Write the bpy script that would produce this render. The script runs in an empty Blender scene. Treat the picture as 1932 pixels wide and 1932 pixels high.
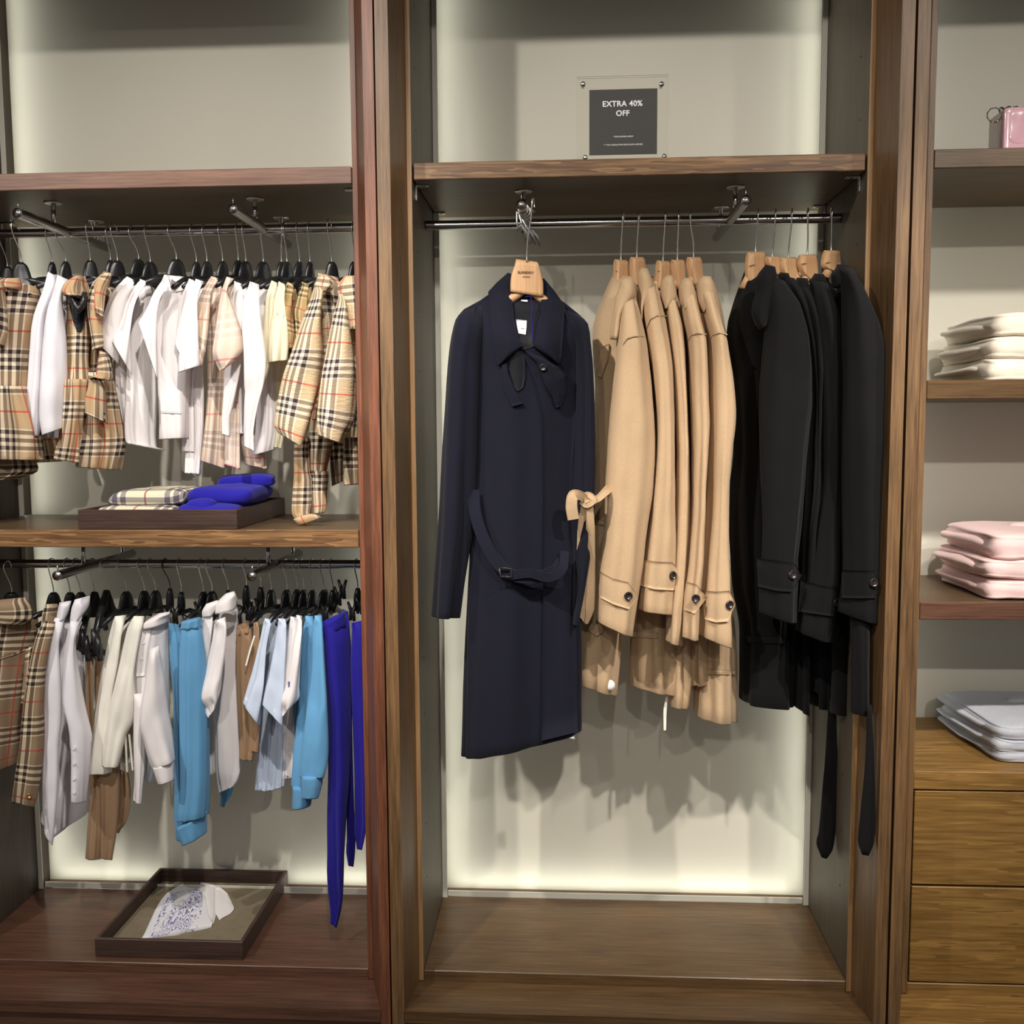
import bpy, math, random
import numpy as np
from mathutils import Vector, noise
from mathutils.bvhtree import BVHTree

S = bpy.context.scene
COL = S.collection
rad = math.radians

# ------------------------------------------------------------------ camera
FPX = 1825.36
CAM = np.array([0.3459, -2.2061, 1.3068])
_pi, _ya, _ro = rad(-5.1404), rad(3.2691), rad(-0.3473)
_d = np.array([-math.sin(_ya)*math.cos(_pi), math.cos(_ya)*math.cos(_pi), math.sin(_pi)])
_r = np.array([math.cos(_ya), math.sin(_ya), 0.0])
_u = np.cross(_r, _d)
CR = math.cos(_ro)*_r + math.sin(_ro)*_u
CU = -math.sin(_ro)*_r + math.cos(_ro)*_u
CD = _d
cam_data = bpy.data.cameras.new('camera')
cam = bpy.data.objects.new('camera', cam_data)
COL.objects.link(cam)
from mathutils import Matrix
cam.matrix_world = Matrix(((CR[0], CU[0], -CD[0], CAM[0]), (CR[1], CU[1], -CD[1], CAM[1]),
                           (CR[2], CU[2], -CD[2], CAM[2]), (0, 0, 0, 1)))
cam_data.sensor_fit = 'HORIZONTAL'
cam_data.sensor_width = 36.0
cam_data.lens = 36.0*FPX/1932.0
cam_data.clip_start = 0.05
S.camera = cam

# ------------------------------------------------------------------ world, lamps, exposure
W = bpy.data.worlds.new('shop_ambience')
S.world = W
W.use_nodes = True
W.node_tree.nodes['Background'].inputs[0].default_value = (1.0, 0.96, 0.91, 1)
W.node_tree.nodes['Background'].inputs[1].default_value = 0.22
S.view_settings.view_transform = 'Standard'
S.view_settings.look = 'None'
S.view_settings.gamma = 1.0
S.view_settings.use_curve_mapping = False
S.view_settings.exposure = 0.0

def spot(name, loc, aim, watts, cone=75, size=0.026, col=(1.0, 0.945, 0.87)):
    l = bpy.data.lights.new(name, 'SPOT')
    l.energy = watts; l.spot_size = rad(cone); l.spot_blend = 1.0; l.shadow_soft_size = size; l.color = col
    o = bpy.data.objects.new(name, l); COL.objects.link(o)
    o.location = loc
    o.rotation_euler = (Vector(aim)-Vector(loc)).to_track_quat('-Z', 'Y').to_euler()
    return o
# ceiling track in front of the wardrobes: two crossing spots and two high ones for each bay
for (x, y, ax, az, w, cone) in ((-0.60, -1.45, .36, .72, 205, 40), (1.34, -1.50, .72, .72, 195, 40),
                                (-0.62, -1.45, .62, 1.98, 88, 44), (1.30, -1.60, .45, 1.95, 40, 44),
                                (-1.66, -1.45, -.62, .85, 130, 54), (.22, -1.50, -.60, .85, 150, 54), (-.30, -1.6, -.60, 2.0, 80, 46),
                                (2.30, -1.50, 1.35, .75, 110, 54), (1.05, -1.55, 1.5, .75, 120, 50), (1.7, -1.6, 1.5, 2.0, 50, 46),
                                (.40, -3.4, .50, 1.15, 60, 40), (-.45, -3.4, -.60, 1.15, 120, 42), (1.55, -3.4, 1.6, 1.1, 110, 40)):
    spot('track_spot', (x, y, 2.66), (ax, .2, az), w, cone)

# ------------------------------------------------------------------ helpers
def ray(px, py):
    v = CD + CR*((px-966.0)/FPX) - CU*((py-966.0)/FPX)
    return v
def at(px, py, Y):
    v = ray(px, py)
    return CAM + v*((Y-CAM[1])/v[1])
def atz(px, py, Z):
    v = ray(px, py)
    return CAM + v*((Z-CAM[2])/v[2])

class Fr:
    """a measuring frame: offset and scale of a detail of the photograph"""
    def __init__(s, x, y, k): s.x, s.y, s.k = x, y, k
    def __call__(s, x, y): return (s.x + x/s.k, s.y + y/s.k)
FULL = Fr(0, 0, 1)
F1 = Fr(0, 380, 3.511); F2 = Fr(330, 380, 3.514); F3 = Fr(0, 1020, 3.117); F4 = Fr(330, 1020, 3.116)
F5 = Fr(780, 280, 3.863); F6 = Fr(1080, 380, 2.759); B1 = Fr(1060, 880, 3.716); B2 = Fr(1360, 440, 2.541)
B3 = Fr(1360, 1000, 3.019); B4 = Fr(1700, 0, 2.543); B5 = Fr(1680, 760, 1.648); B6 = Fr(0, 1600, 2.415); B7 = Fr(140, 860, 3.45)

def tagit(o, label=None, cat=None, group=None, kind=None):
    if label: o['label'] = label
    if cat: o['category'] = cat
    if group: o['group'] = group
    if kind: o['kind'] = kind
    return o
def thing(name, label, cat, loc, group=None):
    o = bpy.data.objects.new(name, None); COL.objects.link(o)
    o.location = tuple(float(c) for c in loc); o.empty_display_size = 0.02
    return tagit(o, label, cat, group)
def mesh(name, V, Fc, mat, parent=None, smooth=True, uv=None, kind=None):
    V = np.asarray(V, float)
    if parent is not None: V = V - np.array(parent_origin(parent))
    me = bpy.data.meshes.new(name)
    me.from_pydata(V.tolist(), [], [tuple(int(i) for i in f) for f in Fc])
    if uv is not None:
        l = me.uv_layers.new(name='UVMap')
        flat = np.zeros(len(me.loops)*2)
        vi = np.zeros(len(me.loops), int); me.loops.foreach_get('vertex_index', vi)
        if isinstance(uv, dict):   # per-corner
            flat = uv['c']
        else:
            flat = np.asarray(uv)[vi].ravel()
        l.data.foreach_set('uv', flat)
    if smooth: me.polygons.foreach_set('use_smooth', [True]*len(me.polygons))
    me.validate(); me.update()
    me.materials.append(mat)
    o = bpy.data.objects.new(name, me); COL.objects.link(o)
    if parent is not None: o.parent = parent
    if kind: o['kind'] = kind
    return o
def parent_origin(p):
    v = np.array(p.location)
    q = p.parent
    while q is not None:
        v = v + np.array(q.location); q = q.parent
    return v

class MB:
    """collects shapes into one mesh"""
    def __init__(s): s.V = []; s.F = []
    def add(s, V, F):
        n = len(s.V); s.V.extend([tuple(v) for v in V]); s.F.extend([tuple(i+n for i in f) for f in F]); return s
    def box(s, x0, x1, y0, y1, z0, z1, b=0.0015):
        """box with chamfered edges"""
        b = min(b, (x1-x0)*.3, (y1-y0)*.3, (z1-z0)*.3)
        V = []; idx = {}
        for ix, X in enumerate((x0, x1)):
            for iy, Yy in enumerate((y0, y1)):
                for iz, Z in enumerate((z0, z1)):
                    sx, sy, sz = (1 if ix == 0 else -1), (1 if iy == 0 else -1), (1 if iz == 0 else -1)
                    for a in range(3):
                        p = [X+sx*b, Yy+sy*b, Z+sz*b]; p[a] = (X, Yy, Z)[a]
                        idx[(ix, iy, iz, a)] = len(V); V.append(p)
        F = []
        for a in range(3):
            o1, o2 = [(1, 2), (2, 0), (0, 1)][a]
            for sgn in (0, 1):
                q = []
                for (i, j) in ((0, 0), (1, 0), (1, 1), (0, 1)):
                    k = [0, 0, 0]; k[a] = sgn; k[o1] = i; k[o2] = j
                    q.append(idx[(*k, a)])
                F.append(q if sgn else q[::-1])
        for a in range(3):      # edges along axis a
            o1, o2 = [(1, 2), (2, 0), (0, 1)][a]
            for i in (0, 1):
                for j in (0, 1):
                    k0 = [0, 0, 0]; k0[o1] = i; k0[o2] = j; k1 = list(k0); k1[a] = 1
                    q = [idx[(*k0, o1)], idx[(*k1, o1)], idx[(*k1, o2)], idx[(*k0, o2)]]
                    F.append(q if (i ^ j) else q[::-1])
        for i in (0, 1):
            for j in (0, 1):
                for k in (0, 1):
                    t = [idx[(i, j, k, 0)], idx[(i, j, k, 1)], idx[(i, j, k, 2)]]
                    F.append(t if (i+j+k) % 2 == 1 else t[::-1])
        return s.add(V, F)
    def prism(s, poly, z0, z1):
        n = len(poly)
        V = [(x, y, z0) for x, y in poly]+[(x, y, z1) for x, y in poly]
        F = [(i, (i+1) % n, (i+1) % n+n, i+n) for i in range(n)]+[tuple(range(n))[::-1], tuple(range(n, 2*n))]
        return s.add(V, F)
    def tube(s, pts, r, n=8, cap=True):
        P = [np.array(p, float) for p in pts]; m = len(P)
        R = r if hasattr(r, '__len__') else [r]*m
        V = []; F = []
        up = None
        for i in range(m):
            t = P[min(i+1, m-1)]-P[max(i-1, 0)]; t = t/(np.linalg.norm(t)+1e-12)
            if up is None:
                up = np.cross(t, (0.31, 0.2, 0.93))
                if np.linalg.norm(up) < .1: up = np.cross(t, (1, 0, 0))
            a = up-t*(up@t); a /= np.linalg.norm(a); up = a; b = np.cross(t, a)
            for k in range(n):
                w = 2*math.pi*k/n
                V.append(P[i]+R[i]*(a*math.cos(w)+b*math.sin(w)))
        for i in range(m-1):
            for k in range(n):
                F.append((i*n+k, i*n+(k+1) % n, (i+1)*n+(k+1) % n, (i+1)*n+k))
        if cap: F += [tuple(range(n))[::-1], tuple(range((m-1)*n, m*n))]
        return s.add(V, F)
    def lathe(s, prof, origin, axis, n=20):
        """prof: (radius, height) pairs along axis"""
        ax = np.array(axis, float); ax /= np.linalg.norm(ax)
        a = np.cross(ax, (0, 0, 1.0))
        if np.linalg.norm(a) < .1: a = np.cross(ax, (1.0, 0, 0))
        a /= np.linalg.norm(a); b = np.cross(ax, a); o = np.array(origin)
        V = []; F = []
        for (r, h) in prof:
            for k in range(n):
                w = 2*math.pi*k/n; V.append(o+ax*h+r*(a*math.cos(w)+b*math.sin(w)))
        for i in range(len(prof)-1):
            for k in range(n):
                F.append((i*n+k, i*n+(k+1) % n, (i+1)*n+(k+1) % n, (i+1)*n+k))
        F += [tuple(range(n))[::-1], tuple(range((len(prof)-1)*n, len(prof)*n))]
        return s.add(V, F)
    def out(s, name, mat, parent=None, smooth=False, kind=None):
        return mesh(name, s.V, s.F, mat, parent, smooth, None, kind)

def crom(P, M):
    """catmull-rom through the rows, M samples, centripetal-ish by row distance"""
    P = np.asarray(P, float); n = len(P)
    c = (P[:, 0:2]+P[:, 2:4])/2
    d = np.r_[0, np.cumsum(np.maximum(np.linalg.norm(np.diff(c, axis=0), axis=1), 1e-3))]
    d /= d[-1]
    T = np.zeros_like(P)
    for i in range(n):
        a, b = max(i-1, 0), min(i+1, n-1)
        T[i] = (P[b]-P[a])/(d[b]-d[a])
    t = np.unique(np.r_[np.linspace(0, 1, M), d[1:-1]])
    out = []
    for x in t:
        i = min(max(np.searchsorted(d, x, side='right')-1, 0), n-2)
        h = d[i+1]-d[i]; u = (x-d[i])/h
        out.append((2*u**3-3*u**2+1)*P[i]+(u**3-2*u**2+u)*h*T[i]+(-2*u**3+3*u**2)*P[i+1]+(u**3-u**2)*h*T[i+1])
    return np.array(out), t

SEED = [1]
def loft(name, rows, Y, mat, parent, F=FULL, B=0.02, yaw=0.0, fold=0.003, ks=(3, 5, 8), M=22, N=36, hem=0.02,
         taper=0.10, crumple=0.002, ramp=(0.25, 1.0), uvo=None, open_top=False, hemline=True, rect=1.0, seed=None):
    """cloth tube: rows give the two silhouette points of each section (optional 5th value: depth offset,
    6th: thickness factor); the section is a flattened ellipse turned by yaw"""
    SEED[0] += 1
    rnd = random.Random(seed if seed is not None else SEED[0]*7919)
    R = []
    for r in rows:
        a = F(r[0], r[1]); b = F(r[2], r[3])
        R.append([a[0], a[1], b[0], b[1], r[4] if len(r) > 4 else 0.0, r[5] if len(r) > 5 else 1.0])
    R, T = crom(R, M)
    th = rad(yaw); c_, s_ = math.cos(th), math.sin(th)
    ph = np.linspace(0, 2*math.pi, N, endpoint=False)
    cs, sn = np.cos(ph), np.sin(ph)
    if rect != 1.0:
        cs = np.sign(cs)*np.abs(cs)**rect; sn = np.sign(sn)*np.abs(sn)**rect
    comps = [(k, rnd.uniform(0, 6.28), rnd.uniform(-1.6, 1.6), rnd.uniform(.5, 1.0)/(1+.25*i)) for i, k in enumerate(ks)]
    rings = []; circ = []
    for j in range(len(R)):
        xl, yl, xr, yr, dy, bf = R[j]; t = T[j]
        Yj = Y+dy
        L = at(xl, yl, Yj); Q = at(xr, yr, Yj)
        C = (L+Q)/2; h = (Q-L)/2
        sl = (C[0]-CAM[0])/(C[1]-CAM[1])
        w = max(abs(h[0]), 0.004); tilt = h[2]/(h[0] if abs(h[0]) > 1e-4 else 1e-4)
        Bj = B*bf
        if taper > 0 and t < taper: Bj *= max(math.sqrt(max(1-(1-t/taper)**2, 0)), .12)
        kk = c_ - sl*s_
        kb = s_+sl*c_
        w2 = w*w-(Bj*kb)**2
        if w2 < (0.35*w)**2:
            Bj = .93*w/max(abs(kb), 1e-3); w2 = (0.35*w)**2
        A = math.sqrt(w2)/max(abs(kk), .12)
        A = min(A, .24)
        a = A*cs; b = Bj*sn
        f = sum(am*np.sin(k*ph+p0+dr*t*2) for k, p0, dr, am in comps)
        amp = fold*(ramp[0]+(ramp[1]-ramp[0])*t)
        nx_, ny_ = cs*Bj, sn*A
        nl = np.sqrt(nx_**2+ny_**2)+1e-9
        a = a+amp*f*nx_/nl; b = b+amp*f*ny_/nl
        xo = a*c_-b*s_; yo = a*s_+b*c_
        zo = xo*0+tilt*(xo-sl*yo)
        zo = zo + yo*((C[2]-CAM[2])/(C[1]-CAM[1]))*0.5
        P = np.stack([C[0]+xo, C[1]+yo, C[2]+zo], 1)
        if crumple:
            sc = 17.0
            for i in range(N):
                v = P[i]
                q = noise.noise((v[0]*sc+SEED[0], v[1]*sc, v[2]*sc*.45))+.5*noise.noise((v[0]*sc*2.3, v[1]*sc*2.3+SEED[0], v[2]*sc*1.2))
                P[i, 0] += crumple*q*.5; P[i, 1] -= crumple*q*1.3
        rings.append(P)
        dd = np.linalg.norm(np.diff(np.vstack([P, P[:1]]), axis=0), axis=1); circ.append(dd)
    arc = np.mean(np.array(circ), axis=0); ua = np.r_[0, np.cumsum(arc)]
    va = np.r_[0, np.cumsum([np.linalg.norm(rings[j+1].mean(0)-rings[j].mean(0)) for j in range(len(rings)-1)])]
    if uvo is None: uvo = (rnd.random(), rnd.random())
    # extra rings at the hem: rolled edge and an inside
    last = rings[-1]; cen = last.mean(0); axis = rings[-1].mean(0)-rings[-3].mean(0); axis /= np.linalg.norm(axis)+1e-9
    nb = len(rings)
    if hem:
        rings.append(cen+(last-cen)*.965+axis*.0025)
        rings.append(cen+(last-cen)*.90-axis*.001)
        rings.append(cen+(last-cen)*.86-axis*hem)
        va = np.r_[va, va[-1]+.003, va[-1]+.006, va[-1]+.006+hem]
    V = np.vstack(rings); NR = len(rings)
    Fc = []; UV = []
    for j in range(NR-1):
        for i in range(N):
            i2 = (i+1) % N
            Fc.append((j*N+i, j*N+i2, (j+1)*N+i2, (j+1)*N+i))
            UV += [ua[i]+uvo[0], va[j]+uvo[1], ua[i+1]+uvo[0], va[j]+uvo[1], ua[i+1]+uvo[0], va[j+1]+uvo[1], ua[i]+uvo[0], va[j+1]+uvo[1]]
    def capfan(ring0, flip, bulge):
        nonlocal V
        ids = list(range(ring0*N, ring0*N+N)); c = V[ids].mean(0)+bulge
        V = np.vstack([V, c[None]]); ci = len(V)-1
        for i in range(N):
            t3 = (ids[i], ids[(i+1) % N], ci)
            Fc.append(t3[::-1] if flip else t3)
            q = [(ua[i]+uvo[0], uvo[1]), (ua[i+1]+uvo[0], uvo[1]), (ua[i]+uvo[0], uvo[1]-.01)]
            q = q[::-1] if flip else q
            for x in q: UV.extend(x)
    if not open_top: capfan(0, True, -axis*0.0)
    capfan(NR-1, False, axis*0)
    # orientation: in this order faces look inwards when going down; flip all
    Fc2 = [f[::-1] for f in Fc]
    UV2 = []; p = 0
    for f in Fc:
        n = len(f); seg = [UV[2*(p+k):2*(p+k)+2] for k in range(n)][::-1]; p += n
        for x in seg: UV2.extend(x)
    return mesh(name, V, Fc2, mat, parent, True, {'c': UV2})

def bvh_of(objs):
    V = []; Fc = []
    for o in (objs if isinstance(objs, (list, tuple)) else [objs]):
        off = parent_origin(o.parent) if o.parent else np.zeros(3)
        n = len(V)
        V += [tuple(np.array(v.co)+off+np.array(o.location)) for v in o.data.vertices]
        Fc += [tuple(i+n for i in p.vertices) for p in o.data.polygons]
    return BVHTree.FromPolygons(V, Fc)
def drape(name, cols, target, mat, parent, F=FULL, off=0.004, nu=10, nv=8, Y=None, skirt=0.005, uvs=True, bulge=0.0):
    """panel sewn on a garment: spans cols (point pairs), lies on the surface below, raised by off"""
    bv = bvh_of(target) if target is not None else None
    C = []
    for i in range(len(cols)-1):
        a = np.array(cols[i], float); b = np.array(cols[i+1], float)
        m = max(2, int(nu/(len(cols)-1))+1)
        for k in range(m): C.append(a+(b-a)*k/m)
    C.append(np.array(cols[-1], float))
    nu_ = len(C)
    grid = np.zeros((nu_, nv+1, 3)); dist = np.full((nu_, nv+1), np.nan); dirs = np.zeros((nu_, nv+1, 3))
    for i, c in enumerate(C):
        for j in range(nv+1):
            x = c[0]+(c[2]-c[0])*j/nv; y = c[1]+(c[3]-c[1])*j/nv
            px, py = F(x, y); v = ray(px, py); v = v/np.linalg.norm(v); dirs[i, j] = v
            if bv:
                h = bv.ray_cast(Vector(CAM), Vector(v))
                if h[0] is not None and h[3] < 4: dist[i, j] = h[3]
    if np.all(np.isnan(dist)):
        for i in range(nu_):
            for j in range(nv+1): dist[i, j] = (Y-CAM[1])/dirs[i, j][1]
    else:
        med = np.nanmedian(dist)
        dist = np.where(np.abs(dist-med) > .12, np.nan, dist)
        for it in range(30):
            m = np.isnan(dist)
            if not m.any(): break
            pad = np.pad(dist, 1, constant_values=np.nan)
            nb = np.stack([pad[:-2, 1:-1], pad[2:, 1:-1], pad[1:-1, :-2], pad[1:-1, 2:]])
            with np.errstate(all='ignore'):
                import warnings
                with warnings.catch_warnings():
                    warnings.simplefilter('ignore'); mean = np.nanmean(nb, axis=0)
            dist = np.where(m, mean, dist)
        dist = np.where(np.isnan(dist), med, dist)
        for it in range(2):
            pad = np.pad(dist, 1, mode='edge')
            sm = (pad[:-2, 1:-1]+pad[2:, 1:-1]+pad[1:-1, :-2]+pad[1:-1, 2:]+2*dist)/6
            dist = np.minimum(dist, sm)
    V = []; UV = []
    for i in range(nu_):
        for j in range(nv+1):
            e = min(i, nu_-1-i, 99)/max(nu_-1, 1)*2; g = min(j, nv-j)/nv*2
            bl = bulge*math.sqrt(max(min(e, 1), 0)*max(min(g, 1), 0)) if bulge else 0
            V.append(CAM+dirs[i, j]*(dist[i, j]-off-bl)); UV.append((i/nu_*.1, j/nv*.1))
    Fc = []
    n1 = nv+1
    for i in range(nu_-1):
        for j in range(nv): Fc.append((i*n1+j, i*n1+j+1, (i+1)*n1+j+1, (i+1)*n1+j))
    bd = [i*n1 for i in range(nu_)]+[(nu_-1)*n1+j for j in range(1, n1)]+[i*n1+nv for i in range(nu_-2, -1, -1)]+[j for j in range(nv-1, 0, -1)]
    base = len(V)
    for b in bd:
        i, j = divmod(b, n1)
        V.append(CAM+dirs[i, j]*(dist[i, j]+skirt)); UV.append(UV[b])
    L = len(bd)
    for k in range(L):
        a, b2 = bd[k], bd[(k+1) % L]
        Fc.append((a, base+k, base+(k+1) % L, b2))
    Fc.append(tuple(base+k for k in range(L))[::-1])
    # face the camera
    p0, p1, p2 = (np.array(V[q]) for q in Fc[len(Fc)//3][:3])
    f0 = Fc[0]; nrm = np.cross(np.array(V[f0[1]])-np.array(V[f0[0]]), np.array(V[f0[2]])-np.array(V[f0[0]]))
    if nrm@dirs[0, 0] > 0: Fc = [f[::-1] for f in Fc]
    o = mesh(name, V, Fc, mat, parent, True, UV)
    return o
def button(px, py, target, mat, parent, r=0.009, F=FULL, name='button'):
    px, py = F(px, py); v = ray(px, py); v = v/np.linalg.norm(v)
    h = bvh_of(target).ray_cast(Vector(CAM), Vector(v))
    if h[0] is None: return None
    n = np.array(h[1])
    if n@v > 0: n = -n
    n = n*.6-v*.4; n /= np.linalg.norm(n)
    m = MB().lathe([(r*.7, 0), (r, .0015), (r, .004), (r*.78, .0052), (r*.7, .0040), (.0001, .0038)], np.array(h[0])+n*.0005, n, 18)
    a = np.cross(n, (0, 0, 1.0)); a /= np.linalg.norm(a); b = np.cross(n, a)
    for i in (-1, 1):
        for j in (-1, 1):
            m.lathe([(r*.13, .0035), (r*.13, .0046), (.0001, .0047)], np.array(h[0])+r*.25*(a*i+b*j), n, 6)
    return m.out(name, mat, parent, True)

def ribbon(name, pts, w, mat, parent, F=FULL, th=0.004, M=26, tilt=0.0, uvlen=True):
    M = M*2
    """flat strap through (x, y, depth[, width]) points; width runs across the path in the plane facing the room"""
    P = []
    Ws = []
    for p in pts:
        a = F(p[0], p[1]); P.append(at(a[0], a[1], p[2])); Ws.append(p[3] if len(p) > 3 else w)
    P = np.array(P); Ws = np.array(Ws)
    rows = np.concatenate([P, P*0, ], 1)
    d = np.r_[0, np.cumsum(np.linalg.norm(np.diff(P, axis=0), axis=1))]; d /= d[-1]
    t = np.linspace(0, 1, M); out = []
    Tn = np.array([(P[min(i+1, len(P)-1)]-P[max(i-1, 0)])/(d[min(i+1, len(P)-1)]-d[max(i-1, 0)]) for i in range(len(P))])
    for x in t:
        i = min(max(np.searchsorted(d, x, side='right')-1, 0), len(P)-2); h = d[i+1]-d[i]; u = (x-d[i])/h
        out.append((2*u**3-3*u**2+1)*P[i]+(u**3-2*u**2+u)*h*Tn[i]+(-2*u**3+3*u**2)*P[i+1]+(u**3-u**2)*h*Tn[i+1])
    out = np.array(out); wv = np.interp(t, d, Ws)
    V = []; Fc = []
    prof = [(-.5, -.5), (-.5, .4), (-.45, .6), (-.40, .45), (.40, .45), (.45, .6), (.5, .4), (.5, -.5)]
    n = len(prof); UV = []
    for i in range(M):
        tg = out[min(i+1, M-1)]-out[max(i-1, 0)]; tg /= np.linalg.norm(tg)+1e-9
        view = np.array([tilt, -1.0, 0]); 
        side = np.cross(tg, view); side /= np.linalg.norm(side)+1e-9
        nn = np.cross(side, tg); nn = nn if nn@view > 0 else -nn
        for (a, b) in prof:
            V.append(out[i]+side*a*wv[i]+nn*b*th); UV.append((a*wv[i], t[i]*.4))
    for i in range(M-1):
        for k in range(n): Fc.append((i*n+k, i*n+(k+1) % n, (i+1)*n+(k+1) % n, (i+1)*n+k))
    Fc += [tuple(range(n))[::-1], tuple(range((M-1)*n, M*n))]
    return mesh(name, V, Fc, mat, parent, False, UV)

# ------------------------------------------------------------------ materials
def newmat(name):
    m = bpy.data.materials.new(name); m.use_nodes = True
    nt = m.node_tree; b = nt.nodes['Principled BSDF']
    return m, nt, b
def nd(nt, t, **kw):
    n = nt.nodes.new(t)
    for k, v in kw.items(): setattr(n, k, v)
    return n
def mth(nt, op, a, b=None, c=None):
    n = nt.nodes.new('ShaderNodeMath'); n.operation = op
    for i, v in enumerate((a, b, c)):
        if v is None: continue
        if isinstance(v, (int, float)): n.inputs[i].default_value = v
        else: nt.links.new(v, n.inputs[i])
    return n.outputs[0]
def rgba(c): return (c[0], c[1], c[2], 1.0)
def srgb(r, g, b):
    f = lambda v: (v/255/12.92) if v/255 <= .04045 else ((v/255+.055)/1.055)**2.4
    return (f(r), f(g), f(b))
def mixc(nt, fac, a, b):
    n = nt.nodes.new('ShaderNodeMix'); n.data_type = 'RGBA'
    for sock, v in ((n.inputs[0], fac), (n.inputs[6], a), (n.inputs[7], b)):
        if isinstance(v, (int, float)): sock.default_value = v
        elif isinstance(v, tuple): sock.default_value = rgba(v)
        else: nt.links.new(v, sock)
    return n.outputs[2]
def fabric(name, c, rough=.9, grain=900, bump=.12, sheen=.25, var=.10, cvar=None):
    m, nt, b = newmat(name)
    tc = nd(nt, 'ShaderNodeTexCoord')
    n1 = nd(nt, 'ShaderNodeTexNoise'); n1.inputs['Scale'].default_value = grain; n1.inputs['Detail'].default_value = 3
    nt.links.new(tc.outputs['Object'], n1.inputs['Vector'])
    n2 = nd(nt, 'ShaderNodeTexNoise'); n2.inputs['Scale'].default_value = grain*.25; n2.inputs['Detail'].default_value = 4
    nt.links.new(tc.outputs['Object'], n2.inputs['Vector'])
    v = mth(nt, 'ADD', mth(nt, 'MULTIPLY', n1.outputs[0], .5), mth(nt, 'MULTIPLY', n2.outputs[0], .5))
    dk = cvar if cvar else tuple(x*(1-var*2.2) for x in c); lt = tuple(min(x*(1+var*2.2), 1) for x in c)
    nt.links.new(mixc(nt, v, dk, lt), b.inputs['Base Color'])
    b.inputs['Roughness'].default_value = rough
    b.inputs['Specular IOR Level'].default_value = .15
    b.inputs['Sheen Weight'].default_value = sheen
    b.inputs['Sheen Roughness'].default_value = .5
    bp = nd(nt, 'ShaderNodeBump'); bp.inputs['Strength'].default_value = bump; bp.inputs['Distance'].default_value = .0015
    nt.links.new(v, bp.inputs['Height']); nt.links.new(bp.outputs[0], b.inputs['Normal'])
    return m
def plaid(name, base, white, dark, red, period=.085, wa=.75, da=.85, ra=.75, bump=.15, pucker=0.0, thin=1.0):
    m, nt, b = newmat(name)
    uv = nd(nt, 'ShaderNodeUVMap'); uv.uv_map = 'UVMap'
    sp = nd(nt, 'ShaderNodeSeparateXYZ'); nt.links.new(uv.outputs[0], sp.inputs[0])
    R = []
    for o in (sp.outputs[0], sp.outputs[1]):
        p = mth(nt, 'FRACT', mth(nt, 'DIVIDE', o, period))
        q = mth(nt, 'ABSOLUTE', mth(nt, 'SUBTRACT', p, .5))
        dk = mth(nt, 'MAXIMUM', mth(nt, 'COMPARE', q, 0.0, .036*thin), mth(nt, 'COMPARE', q, .14, .036*thin))
        wt = mth(nt, 'MAXIMUM', mth(nt, 'COMPARE', q, .07, .034), mth(nt, 'COMPARE', q, .19, .016))
        rd = mth(nt, 'COMPARE', q, .5, .016)
        R.append((dk, wt, rd))
    hw = mth(nt, 'MULTIPLY', mth(nt, 'ADD', R[0][1], R[1][1]), .55*wa)
    hd = mth(nt, 'MULTIPLY', mth(nt, 'ADD', R[0][0], R[1][0]), .62*da)
    hr = mth(nt, 'MULTIPLY', mth(nt, 'MAXIMUM', R[0][2], R[1][2]), ra)
    cl = lambda x: mth(nt, 'MINIMUM', x, .96)
    c = mixc(nt, cl(hw), base, white)
    c = mixc(nt, cl(hr), c, red)
    c = mixc(nt, cl(hd), c, dark)
    nt.links.new(c, b.inputs['Base Color'])
    b.inputs['Roughness'].default_value = .9; b.inputs['Specular IOR Level'].default_value = .12
    n1 = nd(nt, 'ShaderNodeTexNoise'); n1.inputs['Scale'].default_value = 800
    tc = nd(nt, 'ShaderNodeTexCoord'); nt.links.new(tc.outputs['Object'], n1.inputs['Vector'])
    h = n1.outputs[0]
    if pucker:
        wv = nd(nt, 'ShaderNodeTexNoise'); wv.inputs['Scale'].default_value = 1.0; wv.inputs['Detail'].default_value = 2
        mp = nd(nt, 'ShaderNodeMapping'); mp.inputs['Scale'].default_value = (75, 260, 1)
        nt.links.new(uv.outputs[0], mp.inputs[0]); nt.links.new(mp.outputs[0], wv.inputs['Vector'])
        h = mth(nt, 'ADD', mth(nt, 'MULTIPLY', wv.outputs[0], pucker), mth(nt, 'MULTIPLY', h, .3))
    bp = nd(nt, 'ShaderNodeBump'); bp.inputs['Strength'].default_value = .6 if pucker else bump; bp.inputs['Distance'].default_value = .003 if pucker else .001
    nt.links.new(h, bp.inputs['Height']); nt.links.new(bp.outputs[0], b.inputs['Normal'])
    return m
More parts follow.
